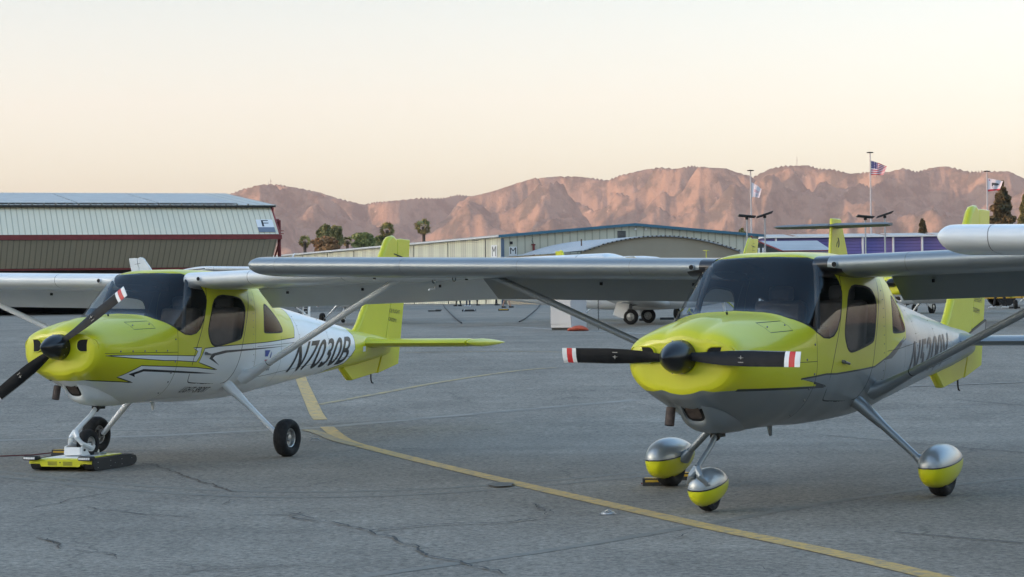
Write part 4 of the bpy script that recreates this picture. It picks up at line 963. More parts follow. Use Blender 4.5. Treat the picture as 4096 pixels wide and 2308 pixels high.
# hangar F
GF = gz(0, 115) - .05
HF = bld('hangar', (-13.04 - 46 * .95, 115 - 46 * .312), (.95, .312), 'long cream hangar with folded-open metal doors, red steel trim and an F sign')
W_ = 46.0; ev, rd_, fo, lo_ = 6.63 - GF, 8.05 - GF, 4.94 - GF, 3.40 - GF
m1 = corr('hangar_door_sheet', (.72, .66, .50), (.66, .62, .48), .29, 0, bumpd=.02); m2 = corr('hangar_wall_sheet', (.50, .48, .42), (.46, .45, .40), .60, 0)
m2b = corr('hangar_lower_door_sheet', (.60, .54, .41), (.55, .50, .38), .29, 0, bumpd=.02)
b = MB(); b.prism([(0, ev), (W_, ev), (W_, fo + .12), (0, fo + .12)], lambda x, z: (x, -.1 - 2.2 * (ev - z) / (ev - fo), z), lambda x, z: (x, -.02 - 2.2 * (ev - z) / (ev - fo), z), m1)
dr = b.build('folding_door_leaf', HF, smooth=False)
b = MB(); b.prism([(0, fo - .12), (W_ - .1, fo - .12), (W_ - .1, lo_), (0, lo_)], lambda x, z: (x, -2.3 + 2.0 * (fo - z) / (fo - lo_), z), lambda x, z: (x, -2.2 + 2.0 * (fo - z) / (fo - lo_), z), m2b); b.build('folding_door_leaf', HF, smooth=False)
b = MB(); b.box((W_ / 2, -2.28, fo), (W_ + .2, .22, .22), M['pipe_red']); b.box((W_ / 2, -2.1, fo + .13), (W_ + .1, .10, .06), M['pipe_red']); b.build('door_beam', HF, smooth=False)
b = MB(); b.box((W_ / 2, -.2, lo_ - .06), (W_, .16, .10), M['pipe_red']); b.build('door_sill_beam', HF, smooth=False)
b = MB(); b.tube([(W_ + .02, -.08, ev), (W_ + .06, -2.3, fo)], .05, M['pipe_red'], 6); b.tube([(W_ + .06, -2.3, fo), (W_ - .02, -.25, lo_)], .05, M['pipe_red'], 6); b.build('door_edge_trim', HF)
DP = 14.5
b = MB(); b.add([(-.2, -.35, ev + .02), (W_ + .25, -.35, ev + .02), (W_ + .25, DP, rd_), (-.2, DP, rd_), (-.2, -.35, ev + .10), (W_ + .25, -.35, ev + .10), (W_ + .25, DP, rd_ + .08), (-.2, DP, rd_ + .08)], [(0, 1, 5, 4), (1, 2, 6, 5), (4, 5, 6, 7), (0, 3, 2, 1), (0, 4, 7, 3), (3, 7, 6, 2)], m2)
b.add([(-.2, 2 * DP, ev), (W_ + .25, 2 * DP, ev), (W_ + .25, DP + .01, rd_ + .02), (-.2, DP + .01, rd_ + .02)], [(0, 1, 2, 3)], m2); rf = b.build('roof', HF, smooth=False)
b = MB(); sl_ = (rd_ - ev) / DP
for i in range(9):
    x0 = W_ - 6.0 - i * 4.3
    for j in range(1):
        b.prism([(x0, .2), (x0 + 4.22, .2), (x0 + 4.22 - (0 if i < 8 else 0), 12.6), (x0, 12.6)], lambda x, y: (x, y, ev + .20 + sl_ * (y + .3) * .93), lambda x, y: (x, y, ev + .16 + sl_ * (y + .3) * .93), M['solar'])
b.build('solar_array', rf, smooth=False)
b = MB()
for i in range(19): b.tube([(.4 + i * 2.14, .3, ev + .05), (.4 + i * 2.14, .3, ev + .2)], .03, M['whitep'], 6)
for i in range(75): b.box((.3 + i * .6, -.38, ev + .12), (.10, .04, .08), M['conc'])
b.build('array_bracket', rf, smooth=False)
b = MB(); b.box((W_ / 2, -.36, ev + .03), (W_ + .4, .05, .10), M['gap']); b.build('gutter', rf, smooth=False)
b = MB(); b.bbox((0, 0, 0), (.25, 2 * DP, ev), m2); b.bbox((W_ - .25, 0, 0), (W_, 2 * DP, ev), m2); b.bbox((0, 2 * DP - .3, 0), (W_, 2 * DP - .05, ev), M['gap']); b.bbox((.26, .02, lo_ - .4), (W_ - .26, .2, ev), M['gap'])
for i in range(1, 5): b.bbox((i * 9.2 - .1, .3, 0), (i * 9.2 + .1, 2 * DP - .4, ev - .1), M['gap'])
b.prism([(0, ev), (2 * DP, ev), (DP, rd_)], lambda y, z: (W_ - .1, y, z), lambda y, z: (W_, y, z), m2); b.build('wall', HF, smooth=False)
b = MB(); p0 = W_ + .35; b.tube([(W_ - .1, -.5, ev - .75), (p0, -.5, ev - .75)], .10, M['pipe_red'], 8); b.tube([(p0, -.5, ev - .72), (p0, -.5, 0)], .10, M['pipe_red'], 8)
for z in (ev - 1.3, ev - 1.45): b.tube([(p0 - .3, -.5, z), (p0 + .25, -.5, z)], .025, M['pipe_red'], 6)
b.tube([(W_ + .05, -.3, ev), (W_ + .05, -.3, ev - .8)], .06, M['pipe_red'], 6); b.build('red_pipe', HF)
def panel_sign(parent, name, x0, x1, z0, z1, yfn, letter, m, frac=(.1, .9, .1, .9)):
    b = MB(); b.prism([(x0, z0), (x1, z0), (x1, z1), (x0, z1)], lambda x, z: (x, yfn(z) - .03, z), lambda x, z: (x, yfn(z) - .005, z), m); s = b.build(name, parent, smooth=False)
    if letter: text_on('sign_lettering', letter, lambda u, v: (x0 + (x1 - x0) * (frac[0] + (frac[1] - frac[0]) * u), yfn(z0 + (z1 - z0) * (frac[2] + (frac[3] - frac[2]) * v)) - .034, z0 + (z1 - z0) * (frac[2] + (frac[3] - frac[2]) * v)), M['ink'], s)
    return s
yf = lambda z: -.1 - 2.2 * (ev - z) / (ev - fo) - .02
sg = panel_sign(HF, 'hangar_sign', W_ - 1.05, W_ - .15, fo + .28, fo + .98, yf, 'F', M['whitep'], (.30, .72, .45, .95))
b = MB(); b.prism([(W_ - 1.05, fo + .28), (W_ - .15, fo + .28), (W_ - .15, fo + .55), (W_ - 1.05, fo + .55)], lambda x, z: (x, yf(z) - .034, z), lambda x, z: (x, yf(z) - .031, z), mat('grey_sign_band', (.16, .19, .24), .5)); b.build('sign_band', sg, smooth=False)
# hangar M
GM = gz(0, 160) - .05
HM = bld('hangar', (-.7, 160), (.93, .367), 'cream gabled hangar in the middle with blue trim and a white M sign')
WM, DM = 21.8, 95.; em, pm = 6.17 - GM, 7.02 - GM
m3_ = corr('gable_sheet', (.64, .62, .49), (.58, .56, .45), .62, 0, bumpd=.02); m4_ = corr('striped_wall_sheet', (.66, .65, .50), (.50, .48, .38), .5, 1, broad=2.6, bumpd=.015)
b = MB(); b.prism([(0, 0), (WM, 0), (WM, em), (WM / 2, pm), (0, em)], lambda x, z: (x, 0, z), lambda x, z: (x, .2, z), m3_); b.build('gable_wall', HM, smooth=False)
b = MB(); b.bbox((0, .2, 0), (.2, DM, em), m4_); b.bbox((WM - .2, .2, 0), (WM, DM, em), m4_); b.bbox((.2, DM - .2, 0), (WM - .2, DM, em), m4_); b.build('wall', HM, smooth=False)
b = MB()
for y in (3.5 + 8.5 * k for k in range(10)): b.bbox((-.03, y, 0), (.01, y + .12, em - .1), M['gap'])
b.build('wall_joint', HM, smooth=False)
b = MB(); ov = .35
for s, x0 in ((1, 0), (-1, WM)):
    vs = [(x0 - s * ov, -.3, em - .03), (WM / 2, -.3, pm + .02), (WM / 2, DM, pm + .02), (x0 - s * ov, DM, em - .03)]; vs += [(v[0], v[1], v[2] + .12) for v in vs]
    b.add(vs, [(0, 1, 2, 3), (4, 7, 6, 5), (0, 3, 7, 4), (0, 4, 5, 1), (3, 2, 6, 7)], mat('white_roof', (.6, .6, .6), .4))
rf = b.build('roof', HM, smooth=False)
b = MB()
for i in range(30): b.box((1.8, 1.2 + i * 3.0, em + .27), (3.4, 2.75, .05), M['solar'], Euler((0, R(-4.4), 0)))
b.build('solar_array', rf, smooth=False)
b = MB()
for s, x0 in ((1, 0), (-1, WM)):
    b.prism([(x0 - s * .40, em - .08), (WM / 2, pm - .04), (WM / 2, pm + .16), (x0 - s * .40, em + .12)], lambda x, z: (x, -.40, z), lambda x, z: (x, -.28, z), M['blue_trim'])
b.build('fascia', HM, smooth=False)
b = MB(); b.bbox((-.12, -.12, 0), (.12, .0, em - .15), mat('blue_grey_trim', (.10, .15, .22), .5)); b.build('corner_trim', HM, smooth=False)
panel_sign(HM, 'hangar_sign', .55, 1.18, em - 1.45, em - .77, lambda z: -.01, 'M', M['whitep'], (.12, .88, .2, .9))
b = MB(); b.bbox((-.05, 1.0, em - 1.55), (-.02, 2.2, em - .6), M['whitep']); s2 = b.build('hangar_sign', HM, smooth=False)
text_on('sign_lettering', 'M', lambda u, v: (-.055, 2.0 - .8 * u, em - 1.45 + .75 * v), M['ink'], s2)
b = MB(); b.bbox((.62, -.10, em - .58), (.82, -.0, em - .38), M['gap']); b.build('wall_lamp', HM, smooth=False)
b = MB(); b.tube([(2.52, -.12, em - .62), (2.52, -.12, 0)], .09, M['pipe_red'], 8); b.tube([(2.35, -.12, em - .62), (2.65, -.12, em - .62)], .06, M['pipe_red'], 6); b.tube([(2.45, -.10, em - .1), (2.38, -.12, em - .3), (2.52, -.12, em - .6)], .02, M['gap'], 6); b.build('red_pipe', HM)
b = MB(); b.bbox((9.55, -.05, pm - 1.02), (10.25, .02, pm - .42), M['metal'])
for k in range(6): b.bbox((9.6, -.065, pm - .98 + k * .095), (10.2, -.052, pm - .93 + k * .095), M['gap'])
b.build('louvre_vent', HM, smooth=False)
for x in (10.95, 11.85):
    b = MB(); b.bbox((x, -.15, pm - .38), (x + .16, .0, pm - .20), M['whitep']); b.build('wall_lamp', HM, bevel=.02)
# arched hangar in front of it
OA = at(2326, 1000, 148); f_ = Vector((.93, .367)).normalized()
HA = bld('arched_hangar', (OA.x, OA.y), (.93, .367), 'tan hangar with a low arched grey metal roof in front of the M hangar'); GA = gz(0, 148) - .05
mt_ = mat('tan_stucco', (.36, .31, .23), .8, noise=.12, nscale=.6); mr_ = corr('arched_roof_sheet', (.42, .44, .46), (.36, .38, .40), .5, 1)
WA = 12.4; arc = []
for i in range(41):
    u = i / 40; zt = 4.75 - GA + (5.83 - 4.75) * (1 - ((u - .50) / .50) ** 2) - (.10 * u); arc.append((WA * u, zt))
b = MB(); b.prism([(0, 0)] + arc + [(WA, 0)], lambda x, z: (x, 0, z - .05 if z > 0 else z), lambda x, z: (x, .2, z - .05 if z > 0 else z), mt_)
b.bbox((-1.9, .25, 0), (-.0, 9.5, 4.55 - GA), mt_); b.build('facade', HA, smooth=False)
b = MB(); L_ = [(x - .0, z) for x, z in arc]
b.loft([[(x, y, z + .03) for x, z in L_] + [(x, y, z - .05) for x, z in L_[::-1]] for y in (-.25, 11)], mr_); b.add([(0, -.2, arc[0][1] + .02), (-2.1, -.2, 4.58 - GA), (-2.1, 11, 4.58 - GA), (0, 11, arc[0][1] + .02)], [(0, 1, 2, 3)], mr_); b.build('roof', HA, smooth=False)
b = MB()
for i in range(36):
    u = (i + .5) / 36; k = int(u * 40); b.box((WA * u, -.27, arc[k][1] - .01), (.12, .05, .07), M['gap'])
b.build('roof_edge', HA, smooth=False)
b = MB(); b.tube([(-.6 + 1.9, 3, 5.0 - GA), (1.3, 3, 5.65 - GA)], .05, mat('brown_flue', (.10, .06, .04), .7), 8); b.build('flue', HA)
# purple-blue hangar at the right
OB = at(3058, 1000, 186); HB = bld('hangar', (OB.x, OB.y), (1, .06), 'long low hangar with violet-blue ribbed walls and white posts at the right'); GB = gz(0, 186) - .05
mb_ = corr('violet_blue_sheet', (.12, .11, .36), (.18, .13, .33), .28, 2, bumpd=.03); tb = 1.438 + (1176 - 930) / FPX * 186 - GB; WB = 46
b = MB(); b.bbox((0, 0, 0), (WB, .2, tb - .35), mb_); b.bbox((0, .2, 0), (.2, 20, tb - .35), mb_); b.bbox((WB - .2, .2, 0), (WB, 20, tb - .35), mb_); b.build('wall', HB, smooth=False)
b = MB(); b.bbox((-.3, -.45, tb - .35), (WB + .3, 20, tb - .22), M['whitep']); 
for i in range(11): b.box((1.5 + i * 4.2, 6, tb + .02), (3.6, 5, .05), M['solar'], Euler((R(4), 0, 0)))
b.build('roof', HB, smooth=False)
b = MB()
for px in (3100, 3449, 3572, 3689, 3830, 3990): x = (px - 3058) / FPX * 187; b.bbox((x, -.3, 0), (x + .13, -.02, tb - .36), M['whitep'])
b.build('wall_post', HB, smooth=False)
# small shed
OS = at(3136, 1000, 150); HS = bld('shed', (OS.x, OS.y), (1, .1), 'small open shed with a grey metal roof and dark red edges below the violet hangar', 'shed'); GS = gz(0, 150) - .05
es, rs = 1.438 + 180 / FPX * 150 - GS, 1.438 + 215 / FPX * 150 - GS + .15
b = MB(); b.add([(-.2, -.2, es), (3.4, -.2, es), (3.2, 3.2, rs), (-1.0, 3.2, rs), (-1.0, 6.5, es), (3.4, 6.5, es)], [(0, 1, 2, 3), (3, 2, 5, 4)], mr_); b.build('roof', HS, smooth=False)
b = MB(); b.tube([(-.2, -.22, es - .04), (3.4, -.22, es - .04)], .05, M['pipe_red'], 6); b.tube([(-.2, -.22, es - .03), (-1.3, 3.2, rs + .05)], .06, M['pipe_red'], 6); b.tube([(-1.3, 3.2, rs + .05), (-1.3, 6.5, es)], .06, M['pipe_red'], 6); b.build('roof_edge', HS)
b = MB(); b.bbox((0, 0, 0), (3.2, .1, es - .1), M['whitep']); b.bbox((-1.2, 3.1, 0), (-1.1, 6.2, es - .1), M['gap']); b.bbox((-1.3, .3, 0), (3.2, 6.2, .1), M['gap'])
for x in (-1.5, -1.2): b.bbox((x, 1.6, 0), (x + .12, 1.72, es + .25), M['whitep'])
b.bbox((-1.5, 1.62, es - .5), (-1.1, 1.7, es - .4), M['whitep']); b.build('wall', HS, smooth=False)
# ---------------- solar street lamps, flags ----------------
def solar_lamp(px, py, D, tilt, label):
    p = at(px, py, D); g0 = gz(0, D); o = empty('street_lamp', (p.x, p.y, g0)); tag(o, label, 'street lamp', 'solar lamps on poles'); h = p.z - g0
    b = MB(); b.tube([(0, 0, 0), (0, 0, h - .12)], [.06, .045], M['pole_grey'], 10); b.build('pole', o)
    b = MB(); b.box((0, 0, h), (1.05, .7, .05), M['glassdark'], Euler((R(-6), R(tilt), 0))); b.box((0, 0, h - .035), (1.0, .65, .015), M['gap'], Euler((R(-6), R(tilt), 0))); b.build('solar_panel', o, smooth=False)
    b = MB(); b.box((0, 0, h - .14), (.18, .18, .16), M['gap']); b.build('lamp_head', o, bevel=.03)
for a in ((2987, 864, 130, 6, 'solar lamp pole left of the white flag, its panel nearly level'), (3059, 858, 131, -18, 'solar lamp pole right of the white flag, its panel tilted up to the right'), (3461, 866, 130, 6, 'solar lamp pole left of the national flag, its panel nearly level'), (3539, 858, 131, -18, 'solar lamp pole right of the national flag, its panel tilted up to the right')): solar_lamp(*a)
def cloth(parent, nm, W, H, sag, mfn, nx=26, nz=26, name='flag'):
    """hanging flag: hoist at x=0, fly end drooping"""
    b = MB(); P = []
    for i in range(nx + 1):
        u = i / nx
        for j in range(nz + 1):
            v = j / nz; x = W * u * (1 - .25 * u * v); y = .12 * math.sin(u * 9 + v * 2) * u; z = -sag * H * u ** 1.2 * (1 - .35 * v) - H * v * (1 - .25 * u); P.append((x, y, z))
    for i in range(nx):
        for j in range(nz):
            b.add([], [], mfn((i + .5) / nx, (j + .5) / nz)); b.f.append((i * (nz + 1) + j, (i + 1) * (nz + 1) + j, (i + 1) * (nz + 1) + j + 1, i * (nz + 1) + j + 1)); b.m.append(b.mi(mfn((i + .5) / nx, (j + .5) / nz)))
    b.v = P; return b
M['flag_red'] = mat('flag_red', (.42, .04, .06), .8); M['flag_blue'] = mat('flag_blue', (.05, .055, .17), .8); M['flag_white'] = mat('flag_white', (.62, .60, .62), .8); M['flag_dark'] = mat('flag_dark', (.06, .06, .06), .8)
def us(u, v):
    if u < .42 and v < .54:
        return M['flag_white'] if (int(u * 26) % 4 == 1 and int(v * 26) % 3 == 1) else M['flag_blue']
    return M['flag_red'] if int(v * 13) % 2 == 0 else M['flag_white']
def bear(u, v):
    if v > .84: return M['flag_red']
    if .25 < u < .75 and .32 < v < .50: return M['flag_dark']
    if (.28 < u < .36 or .60 < u < .70 or .45 < u < .52) and .5 <= v < .60: return M['flag_dark']
    if .72 < u < .80 and .36 < v < .46: return M['flag_dark']
    if .06 < u < .14 and .08 < v < .16: return M['flag_red']
    if .3 < u < .7 and .68 < v < .74 and int(u * 30) % 2: return M['flag_dark']
    return M['flag_white']
def club(u, v):
    if .40 < v < .62 and .25 < u < .8 and (int(u * 26) + int(v * 26)) % 3 == 0: return M['flag_red']
    if .70 < v < .92 and .45 < u < .95 and (int(u * 26) + 2 * int(v * 26)) % 4 == 0: return M['flag_blue']
    return M['flag_white']
for (px, py, D, W, H, sag, off, fn, lp, lf) in ((3002, 683, 200, 0.95, 1.4, .45, 1.1, club, 'shortest thin grey flagpole, left of the three', 'white flag with red and blue lettering on the left pole'), (3480, 611, 200, 1.5, 1.35, .42, .75, us, 'tallest thin grey flagpole, in the middle', 'red, white and blue national flag with stars on the tallest pole'), (3947, 686, 200, 1.45, 1.25, .22, .65, bear, 'thin grey flagpole in front of the pine tree', 'white state flag with a dark bear and a red lower stripe')):
    p = at(px, py, D); g0 = gz(0, D); o = empty('flagpole', (p.x, p.y, g0)); tag(o, lp, 'flagpole', 'flagpoles'); h = p.z - g0
    b = MB(); b.tube([(0, 0, 0), (0, 0, h)], [.11, .055], M['pole_grey'], 8); b.build('pole', o); b = MB(); b.lathe((0, 0, h), (0, 0, 1), [(-.02, .3), (.05, .34), (.08, .1), (.1, 0)], M['gap'], 12); b.build('pole_cap', o)
    b = cloth(None, '', W, H, sag, fn); f = b.build('flag', None, smooth=False, fix=False, loc=(p.x + .08, p.y, g0 + h - off)); tag(f, lf, 'flag')
# ---------------- trees ----------------
def leafmat(nm, c1, c2):
    m = mat(nm, c1, .7, noise=.5, nscale=1.2, col2=c2); return m
M['leaf_dark'] = leafmat('foliage_dark', (.36, .32, .13), (.11, .12, .05)); M['leaf_olive'] = leafmat('foliage_olive', (.36, .36, .13), (.16, .18, .06)); M['leaf_rust'] = leafmat('foliage_rust', (.44, .23, .09), (.20, .12, .06)); M['leaf_palm'] = leafmat('palm_frond', (.46, .40, .14), (.14, .15, .06)); M['leaf_gold'] = leafmat('palm_frond_dry', (.24, .17, .05), (.12, .09, .03))
M['bark'] = mat('bark', (.10, .07, .05), .9, noise=.4, nscale=3); M['pine'] = leafmat('pine_foliage', (.23, .17, .08), (.06, .065, .035))
def crown(blobs, n, size, m, seed=1):
    r = random.Random(seed); b = MB()
    for (c, rad, w_) in blobs:
        for _ in range(int(n * w_)):
            while True:
                q = Vector((r.uniform(-1, 1), r.uniform(-1, 1), r.uniform(-1, 1)))
                if q.length < 1 and q.length > .35 * r.random(): break
            p = Vector(c) + Vector((q.x * rad[0], q.y * rad[1], q.z * rad[2])); s = size * r.uniform(.5, 1.4)
            a = Vector((r.gauss(0, 1), r.gauss(0, 1), r.gauss(0, 1))).normalized(); e = a.orthogonal().normalized(); f = a.cross(e)
            b.add([p + e * s, p + f * s * .7, p - e * s, p - f * s * .7], [(0, 1, 2, 3)], m)
    return b
def palm(px, top, wpx, D, label, base=None, seed=1):
    p = at(px, top, D); g0 = gz(0, D); o = empty('palm_tree', (p.x, p.y, g0)); tag(o, label, 'palm tree', 'palms behind the hangar'); r = random.Random(seed)
    Rr = wpx / 2 / FPX * D; h = p.z - g0 - Rr * .85
    b = MB(); b.tube([(0, 0, 0), (.1, 0, h * .5), (0, 0, h)], [.20, .16, .2], M['bark'], 10); b.build('trunk', o)
    b = MB()
    for k in range(40):
        az = r.uniform(0, 2 * PI); el = r.uniform(-1.25, 1.25); L_ = Rr * r.uniform(.75, 1.05); d = Vector((math.cos(az) * math.cos(el), math.sin(az) * math.cos(el), math.sin(el))); m = M['leaf_gold'] if r.random() < .2 or el < -.6 else M['leaf_palm']
        sd0 = d.cross(Vector((0, 0, 1))).normalized(); c = Vector((0, 0, h)); tip = c + d * L_ * .50; sd = (Matrix.Rotation(r.uniform(-1.4, 1.4), 3, d) @ sd0); up_ = sd.cross(d)
        b.add([c, c + d * L_ * .5 + up_ * .03, tip], [(0, 1, 2)], m)
        for j in range(15):
            a = (j - 7) / 7 * 1.25; dd = (d * math.cos(a) + sd * math.sin(a)).normalized(); l2 = L_ * .55 * r.uniform(.7, 1.15); e = tip + dd * l2 - Vector((0, 0, .18 * l2 * r.random())); q = dd.cross(up_).normalized() * .045 * L_
            b.add([tip - q * .6, tip + q * .6, tip.lerp(e, .6) + q, e, tip.lerp(e, .6) - q], [(0, 1, 2, 3, 4)], m)
    b.build('crown', o, smooth=False, fix=False)
palm(1218, 940, 60, 250, 'small bushy palm tree at the left end of the row behind the hangar', seed=1); palm(1548, 889, 74, 250, 'broad palm tree next to the lime tail fin', seed=2); palm(1693, 873, 78, 245, 'lone slender palm tree against the mountains', seed=3); palm(1388, 941, 50, 262, 'small palm tree half sunk in the olive bushes', seed=7)
def tree(name, px, top, wpx, bot, D, label, m, kind='round', seed=1, n=2600, size=.16, cat='tree', grp=None):
    p = at(px, top, D); q = at(px, bot, D); g0 = gz(0, D); o = empty(name, (p.x, p.y, g0)); tag(o, label, cat, grp); r = random.Random(seed); h = p.z - g0; hb = max(.4, q.z - g0); Rr = wpx / 2 / FPX * D
    b = MB(); b.tube([(0, 0, 0), (.05, 0, h * .5), (0, 0, h * .92)], [.32, .2, .05], M['bark'], 8); bl = []
    if kind == 'cone':
        for k in range(20):
            u = k / 19; rr_ = Rr * (1 - u) ** .75 * r.uniform(.55, 1.12) + .15; z = hb + (h - hb) * u
            for j in range(4 if u < .8 else 1):
                a = r.uniform(0, 6.28); bl.append(((math.cos(a) * rr_ * .55, math.sin(a) * rr_ * .55, z), (rr_ * .5, rr_ * .5, (h - hb) * .055), .35 * (1.2 - u)))
                if u < .8: b.tube([(0, 0, z - .3), (math.cos(a) * rr_ * .8, math.sin(a) * rr_ * .8, z)], [.06, .02], M['bark'], 5)
    else:
        for k in range(15):
            a = r.uniform(0, 6.28); q_ = math.sqrt(r.random()); z = hb + (h - hb) * (.12 + .76 * r.random()); w_ = Rr * (1 - .5 * ((z - hb) / (h - hb)) ** 2)
            c = (math.cos(a) * w_ * .68 * q_, math.sin(a) * w_ * .68 * q_, z); s = r.uniform(.26, .42); bl.append((c, (Rr * s, Rr * s, max((h - hb) * s * .45, Rr * s * .55)), .1)); b.tube([(0, 0, max(.2, hb * .6)), c], [.09, .02], M['bark'], 5)
        for k in range(7):
            x = Rr * r.uniform(-.6, .6); bl.append(((x, r.uniform(-.5, .5) * Rr, h - (h - hb) * (.08 + .3 * abs(x / Rr))), (Rr * .2, Rr * .2, (h - hb) * .08), .05))
    b.build('trunk', o); c = crown(bl, n, size, m, seed).build('crown', o, smooth=False, fix=False)
tree('tree', 1300, 900, 78, 1000, 255, 'tall dark dense tree, left one of the clump behind the hangar', M['leaf_dark'], seed=3, n=3600, size=.2); tree('tree', 1345, 903, 62, 1000, 252, 'dark dense tree joined to the right of the taller one', M['leaf_dark'], seed=4, n=3000, size=.2)
tree('shrub', 1300, 952, 140, 1010, 246, 'rust-brown thicket below the dark trees', M['leaf_rust'], seed=5, n=4000, size=.17, cat='shrub'); tree('shrub', 1450, 929, 120, 1000, 248, 'broad feathery olive-green bush behind the hangar roof', M['leaf_olive'], seed=6, n=4200, size=.16, cat='shrub'); tree('shrub', 1530, 940, 80, 1000, 252, 'olive-green bush under the broad palm', M['leaf_olive'], seed=8, n=2600, size=.17, cat='shrub')
tree('pine_tree', 4005, 738, 134, 960, 240, 'tall brown-green pine tree right of the state flag', M['pine'], 'cone', 9, n=4200, size=.22); tree('pine_tree', 4100, 790, 70, 960, 235, 'dark pine tree cut by the right edge of the picture', M['leaf_dark'], 'cone', 10, n=3600, size=.2)
tree('tree', 3690, 880, 40, 960, 245, 'small conical tree above the violet hangar roof', M['pine'], 'cone', 11, n=1500, size=.15); tree('shrub', 2970, 912, 34, 960, 240, 'dark shrub showing over the blue roof edge', M['leaf_dark'], seed=12, n=900, size=.15, cat='shrub')
for px, py, h in ((1073, 728, 20), (1083, 724, 28), (3188, 648, 40)):
    p = at(px, py + 16, 7600); o = MB().tube([(0, 0, -20), (0, 0, h)], [1.3, .8], M['metal'], 5).box((0, 0, h * .6), (5, 1.5, 1.5), M['metal']).build('radio_mast', None, smooth=False, loc=(p.x, p.y, p.z - 5)); tag(o, {1073: 'shorter radio mast on the left mountain summit', 1083: 'taller radio mast on the left mountain summit', 3188: 'thin radio mast on the right mountain ridge'}[px], 'radio mast')
# ---------------- more parked airplanes ----------------
planeL = make_plane('high_wing_airplane', 'L', (0, 0, 0), .43, 0, R(20), False, 'all-lime high-wing airplane far behind, only its roof aerials, fin and wheels showing', grp='airplanes parked in the background')
def xat(px, Y): return (px - 2048) / FPX * Y
def place(o, pxm, Ym, yaw, s=1): o.location = (xat(pxm, Ym), Ym, gz(0, Ym)); o.rotation_euler = (0, 0, PI / 2 - yaw); o.scale = (s,) * 3
place(planeL, 2835, 66, .43, 1.0)
for c_ in kids(planeL):
    if c_.name.split('.')[0] in ('fin', 'rudder'): c_.scale.z = 1.32; c_.location.z = -.35; c_.scale.x = 1.75; c_.location.x = -3.15
b = MB(); b.tube([P3((1.9, .0, 1.74)), P3((1.9, 0, 2.10))], .012, M['lime'], 8); b.lathe(P3((1.9, 0, 2.10)), (0, 0, 1), [(0, .01), (.01, .10), (.02, .10), (.025, 0)], M['lime'], 14); b.tube([P3((2.2, .1, 1.74)), P3((2.22, .1, 1.80))], [.03, .008], M['lime'], 8); b.build('roof_aerial', planeL)
b = MB()
for k in range(7): b.box(P3((6.42, 0, 1.7 + k * .12)), (.42, .058, .012), M['limegap'])
b.build('rudder_rib', planeL, smooth=False); b = MB(); b.lathe(P3((6.40, 0, 2.56)), (0, 0, 1), [(0, .035), (.10, .035), (.12, 0)], M['pipe_red'], 12); b.build('beacon', planeL)
def back(src, pxm, Ym, yaw, label, s=1, skip=SK):
    o = copy_tree(src, None, skip); place(o, pxm, Ym, yaw, s); o['label'] = label; o['group'] = 'airplanes parked in the background'; return o
back(planeA, 2454, 64, -.36, 'white airplane whose cowling and chocked wheel show between the big black wheels')
back(planeA, 1425, 64, .17, 'airplane behind the left tail, its black propeller blade and one main wheel showing')
pw = back(planeA, 2048 + (-6.6 - 2.0) / 70.6 * FPX, 70.6, -1.25, 'white airplane broadside behind the left cabin, its fin tip showing above the roof')
back(planeA, 3765, 53.4, .80, 'lime airplane close behind the right airplane tail, its spinner and one bare wheel showing')
back(planeA, 4176, 80, .1, 'airplane at the far right with a chocked wheel beside a walking person')
for c_ in kids(pw):
    if c_.name.split('.')[0] in ('fin', 'rudder'):
        c_.data = c_.data.copy(); c_.data.materials.clear(); c_.data.materials.append(M['white'])
